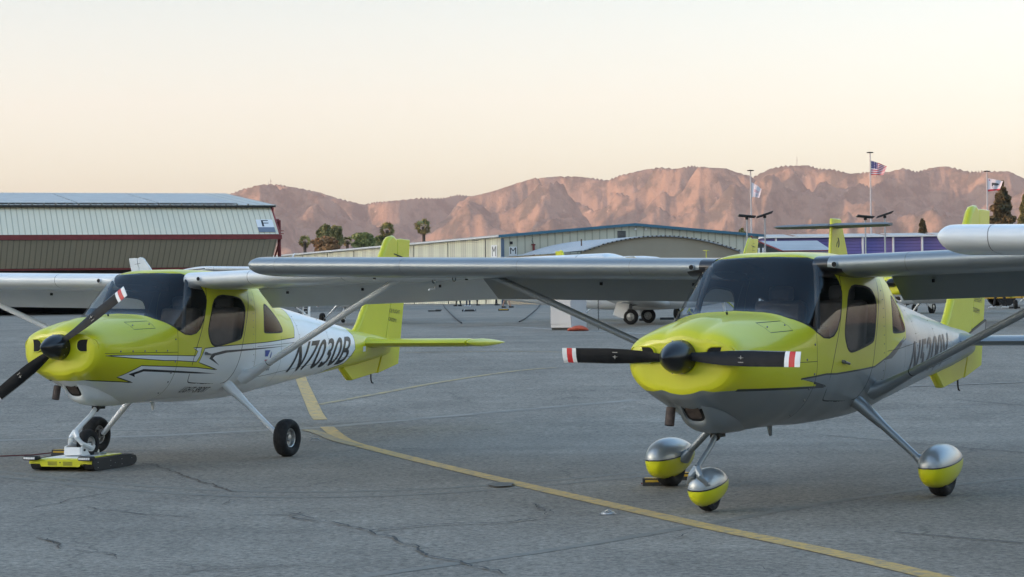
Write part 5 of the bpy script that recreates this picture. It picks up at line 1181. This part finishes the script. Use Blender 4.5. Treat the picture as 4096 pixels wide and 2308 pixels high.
# low-wing airplane with tall wheels
def low_wing(name, loc, ang, label, body, tail_h, t_tail=False, fin_m=None, stab_m=None, gear=True):
    o = empty(name, loc, (0, 0, ang)); tag(o, label, 'airplane', 'airplanes parked in the background')      # local +X = tail
    prof = [(-3.1, .95, 1.15, .12), (-2.9, .72, 1.28, .42), (-2.0, .50, 1.36, .52), (-1.3, .42, 1.42, .56), (-.7, .38, 1.80, .57), (-.1, .37, 1.88, .57), (.9, .38, 1.86, .56), (1.5, .42, 1.72, .50), (2.3, .50, 1.50, .40), (3.6, .66, 1.34, .25), (5.0, .84, 1.22, .09)]
    b = MB(); rings = []
    for (x, z0, z1, w_) in prof:
        rings.append([(x, w_ * (abs(math.cos(t)) ** .8) * (1 if math.cos(t) > 0 else -1), (z0 + z1) / 2 + (z1 - z0) / 2 * math.sin(t) * (abs(math.sin(t)) ** -.1 if abs(math.sin(t)) > .1 else 1)) for t in [2 * PI * j / 28 for j in range(28)]])
    b.loft(rings, body); b.build('fuselage', o, subsurf=1, angle=80)
    for s in (-1, 1):
        b = MB()
        b.prism([(-.35, 1.50), (.15, 1.84), (1.0, 1.80), (1.35, 1.52)], lambda x, z: (x, s * (.40 + .17 * (1.95 - z) / .4), z), lambda x, z: (x, s * (.55 + .05 * (1.95 - z) / .4), z), mat('cabin_glass_cream', (.34, .32, .25), .15, coat=1)); b.build('cabin_window', o, smooth=False)
        b = MB(); rr = []
        for (y, c, x0, z) in ((.3, 1.5, -.8, .55), (2.4, 1.35, -.7, .68), (4.7, 1.1, -.55, .86), (4.8, .8, -.4, .88)): rr.append([(x0 + a * c, y * s, z + h * c) for a, h in WING])
        b.loft(rr, body); b.build('wing', o, angle=40)
        if gear:
            b = MB(); b.tube([(.1, 1.45 * s, .66), (.1, 1.5 * s, .24)], [.05, .035], M['metal'], 10); b.tube([(.1, 1.40 * s, .5), (-.3, 1.0 * s, .6)], .02, M['metal'], 8); b.build('landing_gear_leg', o)
            b = MB(); b.box((.34, 1.56 * s, .42), (.34, .02, .44), M['whitep'], Euler((0, R(-18), 0))); b.build('gear_door', o, smooth=False)
            b = MB(); r = .21; b.lathe((.1, 1.5 * s, r), (0, 1, 0), [(-.08, .11), (-.085, .15), (-.06, .195), (0, r), (.06, .195), (.085, .15), (.08, .11)], M['tyre'], 28); wh = b.build('wheel', o); b = MB(); b.lathe((.1, 1.5 * s, r), (0, 1, 0), [(-.085, 0), (-.06, .11), (.06, .11), (.085, 0)], M['rim'], 20); b.build('rim', wh)
    b = MB(); b.tube([(-2.2, 0, .55), (-2.25, 0, .2)], .04, M['whitep'], 10); b.build('nose_gear_leg', o); b = MB(); r = .17; b.lathe((-2.25, 0, r), (0, 1, 0), [(-.06, .06), (-.065, .12), (0, r), (.065, .12), (.06, .06)], M['tyre'], 24); b.build('nose_wheel', o)
    b = MB(); b.lathe((-3.1, 0, 1.05), (-1, 0, 0), [(0, .16), (.2, .10), (.3, 0)], M['whitep'], 16); b.build('spinner', o)
    b = MB(); b.box((-3.15, 0, 1.05), (.03, .12, 1.7), M['blade'], Euler((R(70), 0, 0))); b.build('propeller_blade', o, bevel=.01)
    fm_ = fin_m or body; sm_ = stab_m or body; b = MB(); b.prism([(3.5, 1.26), (4.35, tail_h), (5.05, tail_h), (5.35, 1.1)], lambda x, z: (x, -.05, z), lambda x, z: (x, .05, z), fm_); fn = b.build('fin', o, bevel=.03)
    zt = tail_h - .24 if t_tail else 1.15
    for s in (-1, 1):
        b = MB(); rr = []
        for (y, c, x0) in ((.02, .85, 4.45), (1.75 if t_tail else 1.5, .65, 4.6), (1.95 if t_tail else 1.65, .45, 4.72)): rr.append([(x0 + a * c, y * s, zt + h * c * (1.3 if t_tail else .8)) for a, h in WING])
        b.loft(rr, sm_); b.build('stabilizer', o, angle=40)
    return o, fn
eW = low_wing('low_wing_airplane', (xat(2572, 58), 58, gz(0, 58)), math.atan2(.22, -.975), 'white low-wing airplane with big black wheels parked behind the propeller of the right airplane', M['white'], 1.80)
tt, fn = low_wing('low_wing_airplane', (xat(3345, 68) + 2.45, 68 + 4.0, gz(0, 68)), math.atan2(-.85, -.52), 'airplane with a lime fin and a silver tailplane across it, above the right cabin', M['lime'], 3.12, True, M['lime'], mat('dull_grey_tailplane', (.12, .135, .15), .5, noise=.1))
b = MB(); b.prism([(4.62 + .12 * math.cos(a), 2.35 + .16 * math.sin(a)) for a in np.linspace(1.2, 4.6, 14)] + [(4.66 + .08 * math.cos(a), 2.35 + .15 * math.sin(a)) for a in np.linspace(4.6, 1.2, 14)], lambda x, z: (x, -.056, z), lambda x, z: (x, .056, z), M['ink']); b.prism([(4.62, 2.42), (4.70, 2.28), (4.78, 2.20), (4.72, 2.34)], lambda x, z: (x, -.057, z), lambda x, z: (x, .057, z), M['ink']); b.build('tail_emblem', fn, smooth=False)
# ---------------- tug ----------------
tg = empty('aircraft_tug', (-3.79, 18.70, 0), (0, 0, PI / 2 - .32)); tag(tg, 'low lime and black tracked aircraft tug under the nose wheel of the left airplane', 'tug')   # local X = rear, Y = starboard (photo left)
b = MB(); b.prism([(-.40, .075), (-.40, .105), (-.36, .112), (.30, .112), (.34, .06), (.30, .045), (-.33, .045)], lambda x, z: (x, -.205, z), lambda x, z: (x, .205, z), M['lime']); bd = b.build('body', tg, bevel=.004)
b = MB(); b.prism([(-.30, .0), (.30, 0), (.24, .05), (.24, .05)][:3] and [(-.303, .102), (.303, .102), (.303, .066), (.20, .066), (.185, .042), (-.185, .042), (-.20, .066), (-.303, .066)], lambda y, z: (-.412, y, z), lambda y, z: (-.396, y, z), M['lime']); fp = b.build('front_panel', tg, smooth=False)
for s in (-1, 1):
    b = MB()
    for k in range(4): b.bbox((-.4145, .03 * s, .054 + k * .009), (-.413, .12 * s, .058 + k * .009), M['gap'])
    b.build('vent', fp, smooth=False)
b = MB(); b.lathe((-.412, 0, .078), (-1, 0, 0), [(0, .006), (.003, .006), (.003, 0)], M['gap'], 10); b.build('latch', fp)
b = MB(); b.bbox((-.36, -.17, .112), (.05, .17, .1155), M['whitep']); b.build('top_plate', tg, smooth=False)
for s in (-1, 1):
    b = MB(); pr = chaikin([(-.39, .052), (-.36, .012), (-.30, 0), (.33, 0), (.395, .03), (.395, .07), (.36, .098), (-.33, .098), (-.385, .085)], 2)
    b.prism(pr, lambda x, z: (x, .212 * s, z + .002), lambda x, z: (x, .305 * s, z + .002), M['rubber'])
    for i in range(len(pr)):
        p_, q = pr[i], pr[(i + 1) % len(pr)]; 
    for k in range(34):
        x = -.34 + k * .0205; b.box((x, .258 * s, .1015), (.010, .094, .006), M['rubber'])
    tk = b.build('track', tg, smooth=False)
    b = MB()
    for (x, z) in ((-.3, .03), (-.3, .075), (-.08, .03), (-.08, .075), (0, .05), (.12, .03), (.12, .075), (.3, .07)): b.lathe((x, .306 * s, z), (0, s, 0), [(0, .004), (.003, .003), (.003, 0)], M['rim'], 8)
    b.build('track_bolt', tk)
    b = MB(); b.bbox((-.47, .20 * s, .098), (-.39, .335 * s, .135), M['rubber']); lb = b.build('light_bar', tg, bevel=.012)
    b = MB(); b.bbox((-.4725, .212 * s, .106), (-.471, .323 * s, .127), M['rim'])
    for k in range(6): b.lathe((-.4725, (.222 + k * .0182) * s, .1165), (-1, 0, 0), [(0, .008), (.002, .0085), (.003, .006), (.003, 0)], M['whitep'], 10)
    b.build('light_lens', lb, smooth=False)
b = MB(); b.prism([(-.20, .135), (-.19, .20), (-.08, .225), (.02, .215), (.12, .15), (.12, .125), (-.02, .118), (-.18, .118)], lambda x, z: (x, -.085, z), lambda x, z: (x, -.074, z), M['whitep']); b.prism([(-.20, .135), (-.19, .20), (-.08, .225), (.02, .215), (.12, .15), (.12, .125), (-.02, .118), (-.18, .118)], lambda x, z: (x, .075, z), lambda x, z: (x, .086, z), M['whitep']); b.bbox((-.20, -.074, .125), (-.188, .075, .195), M['whitep']); cl = b.build('wheel_cradle', tg, bevel=.003)
b = MB()
for (x, z) in ((-.05, .175), (-.15, .168)): b.lathe((x, -.085, z), (0, -1, 0), [(0, .010), (.012, .010), (.012, 0)], M['gap'], 10)
b.build('cradle_bolt', cl)
b = MB(); b.tube([(.02, .14, .125), (.02, -.14, .125)], .012, M['rim'], 8); b.tube([(-.06, -.02, .119), (.10, -.16, .125)], .01, M['rim'], 8); b.build('clamp_rod', tg)
# ---------------- chocks, ropes ----------------
M['yel'] = mat('yellow_band', (.55, .35, .03), .5); M['rope_red'] = mat('dark_red_rope', (.10, .015, .02), .8)
def chock(name, loc, rz, L_, label, m=M['rubber'], grp=None, s=1, band=M['yel'], cat='wheel chock'):
    o = empty(name, loc, (0, 0, rz)); tag(o, label, cat, grp); b = MB(); b.prism([(-.06 * s, 0), (.06 * s, 0), (.035 * s, .055 * s), (-.035 * s, .055 * s)], lambda y, z: (-L_ / 2, y, z), lambda y, z: (L_ / 2, y, z), m); b.build('block', o, bevel=.004)
    if band:
        b = MB(); b.bbox((-L_ * .44, -.026 * s, .055 * s), (L_ * .44, .026 * s, .058 * s), band); b.bbox((-L_ * .42, -.0485 * s, .028 * s), (L_ * .42, -.046 * s, .045 * s), band); b.build('reflective_band', o, smooth=False)
    return o
cR = planeB.matrix_world if False else None
wB = lambda x, y: Vector((BX + x * math.sin(BYAW) + y * math.cos(BYAW), BY + x * math.cos(BYAW) - y * math.sin(BYAW), 0))
wA = lambda x, y: Vector((AX + x * math.sin(AYAW) + y * math.cos(AYAW), AY + x * math.cos(AYAW) - y * math.sin(AYAW), 0))
chock('wheel_chock', gpt(2640, 1940) + Vector((0, -.02, 0)), R(-3), .27, 'black and amber chock with a red rope, in front of the right airplane far wheel', grp='wheel chocks'); chock('wheel_chock', gpt(2738, 1918), R(-8), .20, 'black chock behind the right airplane far wheel, partly hidden', grp='wheel chocks')
b = MB(); c = gpt(2592, 1938); b.tube([c + Vector((.09, .02, .012)), c + Vector((.03, .05, .012)), c + Vector((-.035, .03, .010)), c + Vector((-.05, -.01, .010)), c + Vector((-.02, -.05, .010)), c + Vector((.06, -.07, .012))], .006, M['rope_red'], 6); o = b.build('rope'); tag(o, 'small loop of dark red rope on the chock by the silver fairing', 'rope')
pA = wA(1.86, -1.08); chock('wheel_chock', pA + Vector((-.12, -.12, 0)), R(-10), .26, 'amber and black chock in front of the left airplane far wheel, behind the tug', grp='wheel chocks')
b = MB(); p0_ = pA + Vector((-.22, -.12, .03)); b.tube([p0_, p0_ + Vector((-.2, -.05, -.018)), p0_ + Vector((-.5, -.1, -.022)), p0_ + Vector((-1.2, -.14, -.022))], .006, M['rope_red'], 6); o = b.build('rope'); tag(o, 'dark red rope trailing left over the asphalt from the chock by the tug', 'rope')
for (px, py, l) in ((1260, 1762, 'metal tie-down ring in the ground beside the left airplane main wheel'), (2432, 2056, 'metal tie-down fitting in the ground near the yellow curve')):
    c = gpt(px, py); o = empty('ground_anchor', c); tag(o, l, 'ground anchor', 'tie-down anchors'); b = MB()
    if px < 2000: b.tube([(-.05, 0, .002), (-.035, 0, .018), (.035, 0, .018), (.05, 0, .002)], .006, M['rim'], 8)
    else: b.lathe((0, 0, 0), (0, 0, 1), [(0, .05), (.012, .045), (.018, .03), (.018, 0)], M['rim'], 20); b.tube([(-.02, -.02, .02), (0, -.03, .03), (.02, -.02, .02)], .005, M['rim'], 8)
    b.build('ring', o); b = MB(); b.lathe((0, 0, .001), (0, 0, 1), [(0, .062), (.002, .06), (.002, 0)], M['metal'], 24); b.build('plate', o)
# ---------------- things beyond, under the wings ----------------
c = gpt(2272, 1321); cab = empty('utility_cabinet', c + Vector((0, .35, 0)), (0, 0, R(-38))); tag(cab, 'pale metal cabinet standing behind the orange sandbag', 'cabinet'); mw = mat('pale_cabinet', (.50, .48, .47), .5, noise=.08, nscale=2)
b = MB(); b.bbox((-.30, -.30, .06), (.34, .34, 1.20), mw); b.build('body', cab, bevel=.01); b = MB(); b.bbox((-.33, -.33, 1.2), (.37, .37, 1.26), mw); b.build('lid', cab, bevel=.01); b = MB(); b.bbox((-.29, -.312, .15), (.33, -.302, .82), mw); b.build('door', cab, bevel=.004); b = MB(); b.bbox((-.28, -.28, 0), (.32, .32, .06), M['gap']); b.build('plinth', cab, smooth=False)
c = gpt(2310, 1324); b = MB(); mo = mat('orange_sandbag', (.52, .10, .05), .75, noise=.25, nscale=10, bump=.5, bscale=14)
rings = []
for (x, h, wd) in ((-.25, .05, .05), (-.19, .10, .10), (-.15, .075, .07), (-.10, .12, .13), (.05, .15, .16), (.2, .11, .15), (.28, .03, .13)): rings.append([(x, wd * math.cos(t), h * .5 + h * .5 * math.sin(t)) for t in [2 * PI * j / 16 for j in range(16)]])
b.loft(rings, mo); o = b.build('sandbag', None, subsurf=1, loc=c + Vector((0, .05, .0))); tag(o, 'orange sandbag lying against the pale cabinet', 'sandbag')
b = MB(); g0 = gz(0, 52); c = at(2393, 1200, 52)
for k in range(34):
    z = g0 + .02 + k * .036; rr = [(c.x + (.014 * math.cos(t) if k % 2 else .003 * math.cos(t)), c.y + (.003 * math.cos(t) if k % 2 else .014 * math.cos(t)), z + .024 * math.sin(t)) for t in np.linspace(0, 2 * PI, 9)]; b.tube(rr, .006, M['gap'], 5, cap=False)
o = b.build('tie_down_chain', smooth=False); tag(o, 'dark chain hanging down to the ground right of the pale cabinet', 'chain')
for i, (pts, l) in enumerate((([(1765, 1208), (1780, 1232), (1802, 1256), (1822, 1275), (1846, 1294)], 'thin dark rope on the apron left of the standing people'), ([(2162, 1218), (2146, 1238), (2126, 1256), (2100, 1277), (2077, 1289)], 'thin dark rope on the apron left of the pale cabinet'))):
    P = [gpt(*p) + Vector((0, 0, .02)) for p in pts]; b = MB().tube(P, .022, M['rubber'], 6); o = b.build('rope'); tag(o, l, 'rope')
c = gpt(1876, 1246); b = MB(); b.tube([(-.33, 0, .05), (.33, 0, .05)], .045, M['gap'], 8); b.tube([(-.25, -.2, .02), (-.2, 0, .10), (-.15, .2, .02)], .018, M['rim'], 6); b.tube([(.3, -.2, .02), (.25, 0, .10), (.2, .2, .02)], .018, M['rim'], 6); o = b.build('tow_bar', loc=c); tag(o, 'dark tow bar lying on the apron in front of the people', 'tow bar')
chock('wheel_chock', gpt(2014, 1243), 0, .50, 'yellow and black chock lying alone on the apron', grp='wheel chocks', s=1.6)
b = MB(); b.box((0, 0, .04), (.6, .12, .06), M['rubber']); b.box((.2, 0, .08), (.3, .05, .04), M['rubber']); o = b.build('tow_bar', loc=gpt(1738, 1247)); tag(o, 'short black bar on the apron at the foot of the left rope', 'tow bar')
# block wall and rental sign
P0, P1 = at(1120, 1240, 108), at(1500, 1237, 114); o = empty('block_wall', (P0.x, P0.y, gz(0, 108) - .03), (0, 0, math.atan2(P1.y - P0.y, P1.x - P0.x))); tag(o, 'low grey concrete block wall behind the left airplane tail', 'wall'); Lw = (P1 - P0).length; mb2 = mat('concrete_block', (.30, .29, .27), .9, noise=.2, nscale=2)
b = MB()
for r_i in range(6):
    x = 0 if r_i % 2 else -.2
    while x < Lw: b.bbox((x + .006, 0, r_i * .2 + .006), (x + .394, .2, r_i * .2 + .194), mb2); x += .4
b.build('block_course', o, smooth=False); b = MB(); b.bbox((0, .006, 0), (Lw, .194, 1.2), mat('mortar', (.16, .155, .15), .95)); b.build('mortar', o, smooth=False)
c = at(1224, 1263, 85); o = empty('sign', (c.x, c.y, gz(0, 85))); tag(o, 'upright white sign with a black panel reading flight school', 'sign'); b = MB(); b.bbox((-.12, 0, 0), (.17, .08, 1.9), M['whitep']); bd = b.build('board', o, bevel=.01); b = MB(); b.bbox((-.095, -.006, .1), (.075, -.001, 1.85), M['ink']); pn = b.build('black_panel', o, smooth=False)
for k, s in enumerate(('FLIGHT', 'SCHOOL', 'AIRCRAFT', 'RENTAL', 'FLIGHT', 'SCHOOL')): z = .62 - k * .085 - (k // 2) * .05; text_on('sign_lettering', s, lambda u, v: (-.085 + .15 * u, -.008, z + .055 * v), M['whitep'], pn)
# yellow fuel truck
D0 = 92; x0 = xat(3945, D0); o = empty('fuel_truck', (x0, D0, gz(0, D0))); tag(o, 'yellow tank truck partly cut off by the right edge of the picture', 'truck'); my = mat('truck_yellow', (.62, .36, .04), .4, coat=.4)
b = MB(); b.bbox((0, 0, .32), (5.5, 2.2, .75), my); b.build('chassis_skirt', o, bevel=.04); b = MB(); rg_ = [[(x, 1.1 + 1.0 * math.cos(t), 1.25 + .48 * math.sin(t)) for t in [2 * PI * j / 24 for j in range(24)]] for x in (.1, .2, 3.9, 4.0)]; b.loft(rg_, my); b.build('tank', o)
b = MB(); b.prism([(4.1, .5), (6.0, .5), (6.0, 1.1), (5.5, 1.75), (4.1, 1.75)], lambda x, z: (x, .05, z), lambda x, z: (x, 2.15, z), my); b.build('cab', o, bevel=.05)
for x in (.9, 5.2):
    for y in (.02, 1.95): b = MB(); b.lathe((x, y, .38), (0, 1, 0), [(0, 0), (0, .2), (0, .38), (.25, .38), (.25, 0)], M['tyre'], 24); b.build('wheel', o)
b = MB(); b.bbox((.05, -.02, .50), (5.4, -.005, .53), mat('truck_stripe', (.5, .25, .1), .5)); b.build('stripe', o, smooth=False)
# ---------------- people standing beyond the wings ----------------
M['skin'] = mat('skin', (.45, .27, .19), .6); M['hair'] = mat('dark_hair', (.03, .02, .015), .7)
def person(loc, rz, label, trou, shirt, shoe, stride=.0, scale=1.0, seed=0):
    o = empty('person', loc, (0, 0, rz)); o.scale = (scale,) * 3; tag(o, label, 'person', 'people on the apron'); s_ = stride
    pts = [(0, 0, .95, .13), (0, 0, 1.15, .12), (0, 0, 1.38, .135), (0, 0, 1.50, .06), (0, 0, 1.56, .055), (0, 0, 1.66, .095), (0, 0, 1.74, .08)]
    ed = [(0, 1), (1, 2), (2, 3), (3, 4), (4, 5), (5, 6)]
    for sd in (-1, 1):
        k = len(pts); st = s_ * sd; pts += [(.10 * sd, 0, .90, .095), (.115 * sd, -.12 * abs(s_) + st * .5, .50, .062), (.12 * sd, st, .10, .045), (.12 * sd, st - .10, .045, .035)]; ed += [(0, k), (k, k + 1), (k + 1, k + 2), (k + 2, k + 3)]
        k = len(pts); pts += [(.19 * sd, 0, 1.42, .055), (.24 * sd, .03, 1.15, .042), (.23 * sd, -.10, .92, .030), (.225 * sd, -.14, .85, .024)]; ed += [(2, k), (k, k + 1), (k + 1, k + 2), (k + 2, k + 3)]
        for f, (dx, L_) in enumerate(((-.02, .07), (-.007, .085), (.007, .08), (.02, .065))): j = len(pts); pts += [(.225 * sd + dx * .5, -.155 + dx, .85 - L_ * .6, .009), (.225 * sd + dx * .5, -.14 + dx, .85 - L_, .008)]; ed += [(k + 3, j), (j, j + 1)]
        j = len(pts); pts += [(.20 * sd, -.18, .82, .010)]; ed += [(k + 3, j)]
    me = bpy.data.meshes.new('body'); me.from_pydata([p[:3] for p in pts], ed, []); ob = bpy.data.objects.new('body', me); COL.objects.link(ob); md = ob.modifiers.new('s', 'SKIN'); 
    for i, p in enumerate(pts): me.skin_vertices[0].data[i].radius = (p[3], p[3] * (.8 if i in (0, 1, 2) else 1)); me.skin_vertices[0].data[i].use_root = (i == 0)
    sub = ob.modifiers.new('u', 'SUBSURF'); sub.levels = 1; dg = bpy.context.evaluated_depsgraph_get(); nm = bpy.data.meshes.new_from_object(ob.evaluated_get(dg)); bpy.data.objects.remove(ob)
    for m in (M['skin'], trou, shirt): nm.materials.append(m)
    for p in nm.polygons:
        c = p.center; p.use_smooth = True; p.material_index = 0 if (c.z > 1.50 or (c.z < .90 and abs(c.x) > .185)) else (1 if c.z < 1.0 and abs(c.x) < .21 else 2)
    bo = bpy.data.objects.new('body', nm); COL.objects.link(bo); bo.parent = o
    b = MB(); b.lathe((0, .015, 1.66), (0, 0, 1), [(-.06, .088), (0, .100), (.06, .095), (.10, .06), (.115, 0)], M['hair'], 16); b.build('hair', o)
    for sd in (-1, 1):
        b = MB(); st = s_ * sd; rr = [[(.12 * sd + w_ * math.cos(t), st + y, max(.0, .045 + h * math.sin(t))) for t in [2 * PI * j / 12 for j in range(12)]] for y, w_, h in ((.07, .03, .04), (.04, .045, .055), (-.06, .048, .05), (-.16, .05, .035), (-.21, .03, .025))]; b.loft(rr, shoe); b.build('shoe', o)
    for sd in (-1, 1):
        pass
tn = mat('navy_trousers', (.045, .05, .085), .8); tk_ = mat('black_trousers', (.012, .012, .014), .8); sh = mat('grey_shirt', (.2, .2, .22), .8); wsx_ = mat('white_shoe', (.6, .6, .6), .6); bsx = mat('black_shoe', (.01, .01, .01), .6)
for (px, py, rz, l, t_, s_, st) in ((1834, 1225, -1.2, 'person in black trousers and black shoes, leftmost of the group seen below the wings', tk_, bsx, .12), (1873, 1227, -.9, 'person in navy trousers and white shoes second from the left', tn, wsx_, .03), (1909, 1222, 1.5, 'person in wide dark trousers standing third from the left, feet together', tk_, bsx, .0), (1985, 1221.5, 1.2, 'person standing farther back, just right of the dark flap corner', tk_, bsx, .10), (2026, 1231, 1.7, 'person in black ankle boots striding to the right, nearest of the group', M['skin'], bsx, .20)):
    person(gpt(px, py), rz, l, t_, sh, s_, st)
person(gpt(4002, 1233.5), -1.4, 'person in black trousers and white shoes walking left at the far right', tk_, sh, wsx_, .22)
for (px, py, l) in ((4058, 1234, 'black chock at the wheel beside the walking person at the far right'), (2585, 1283, 'black chock at the wheel of the white airplane behind the pale cabinet'), (2668, 1279, 'black chock at the wheel of the all-lime airplane')): chock('wheel_chock', gpt(px, py), 0, .42, l, grp='wheel chocks', s=1.3, band=None)
haze()
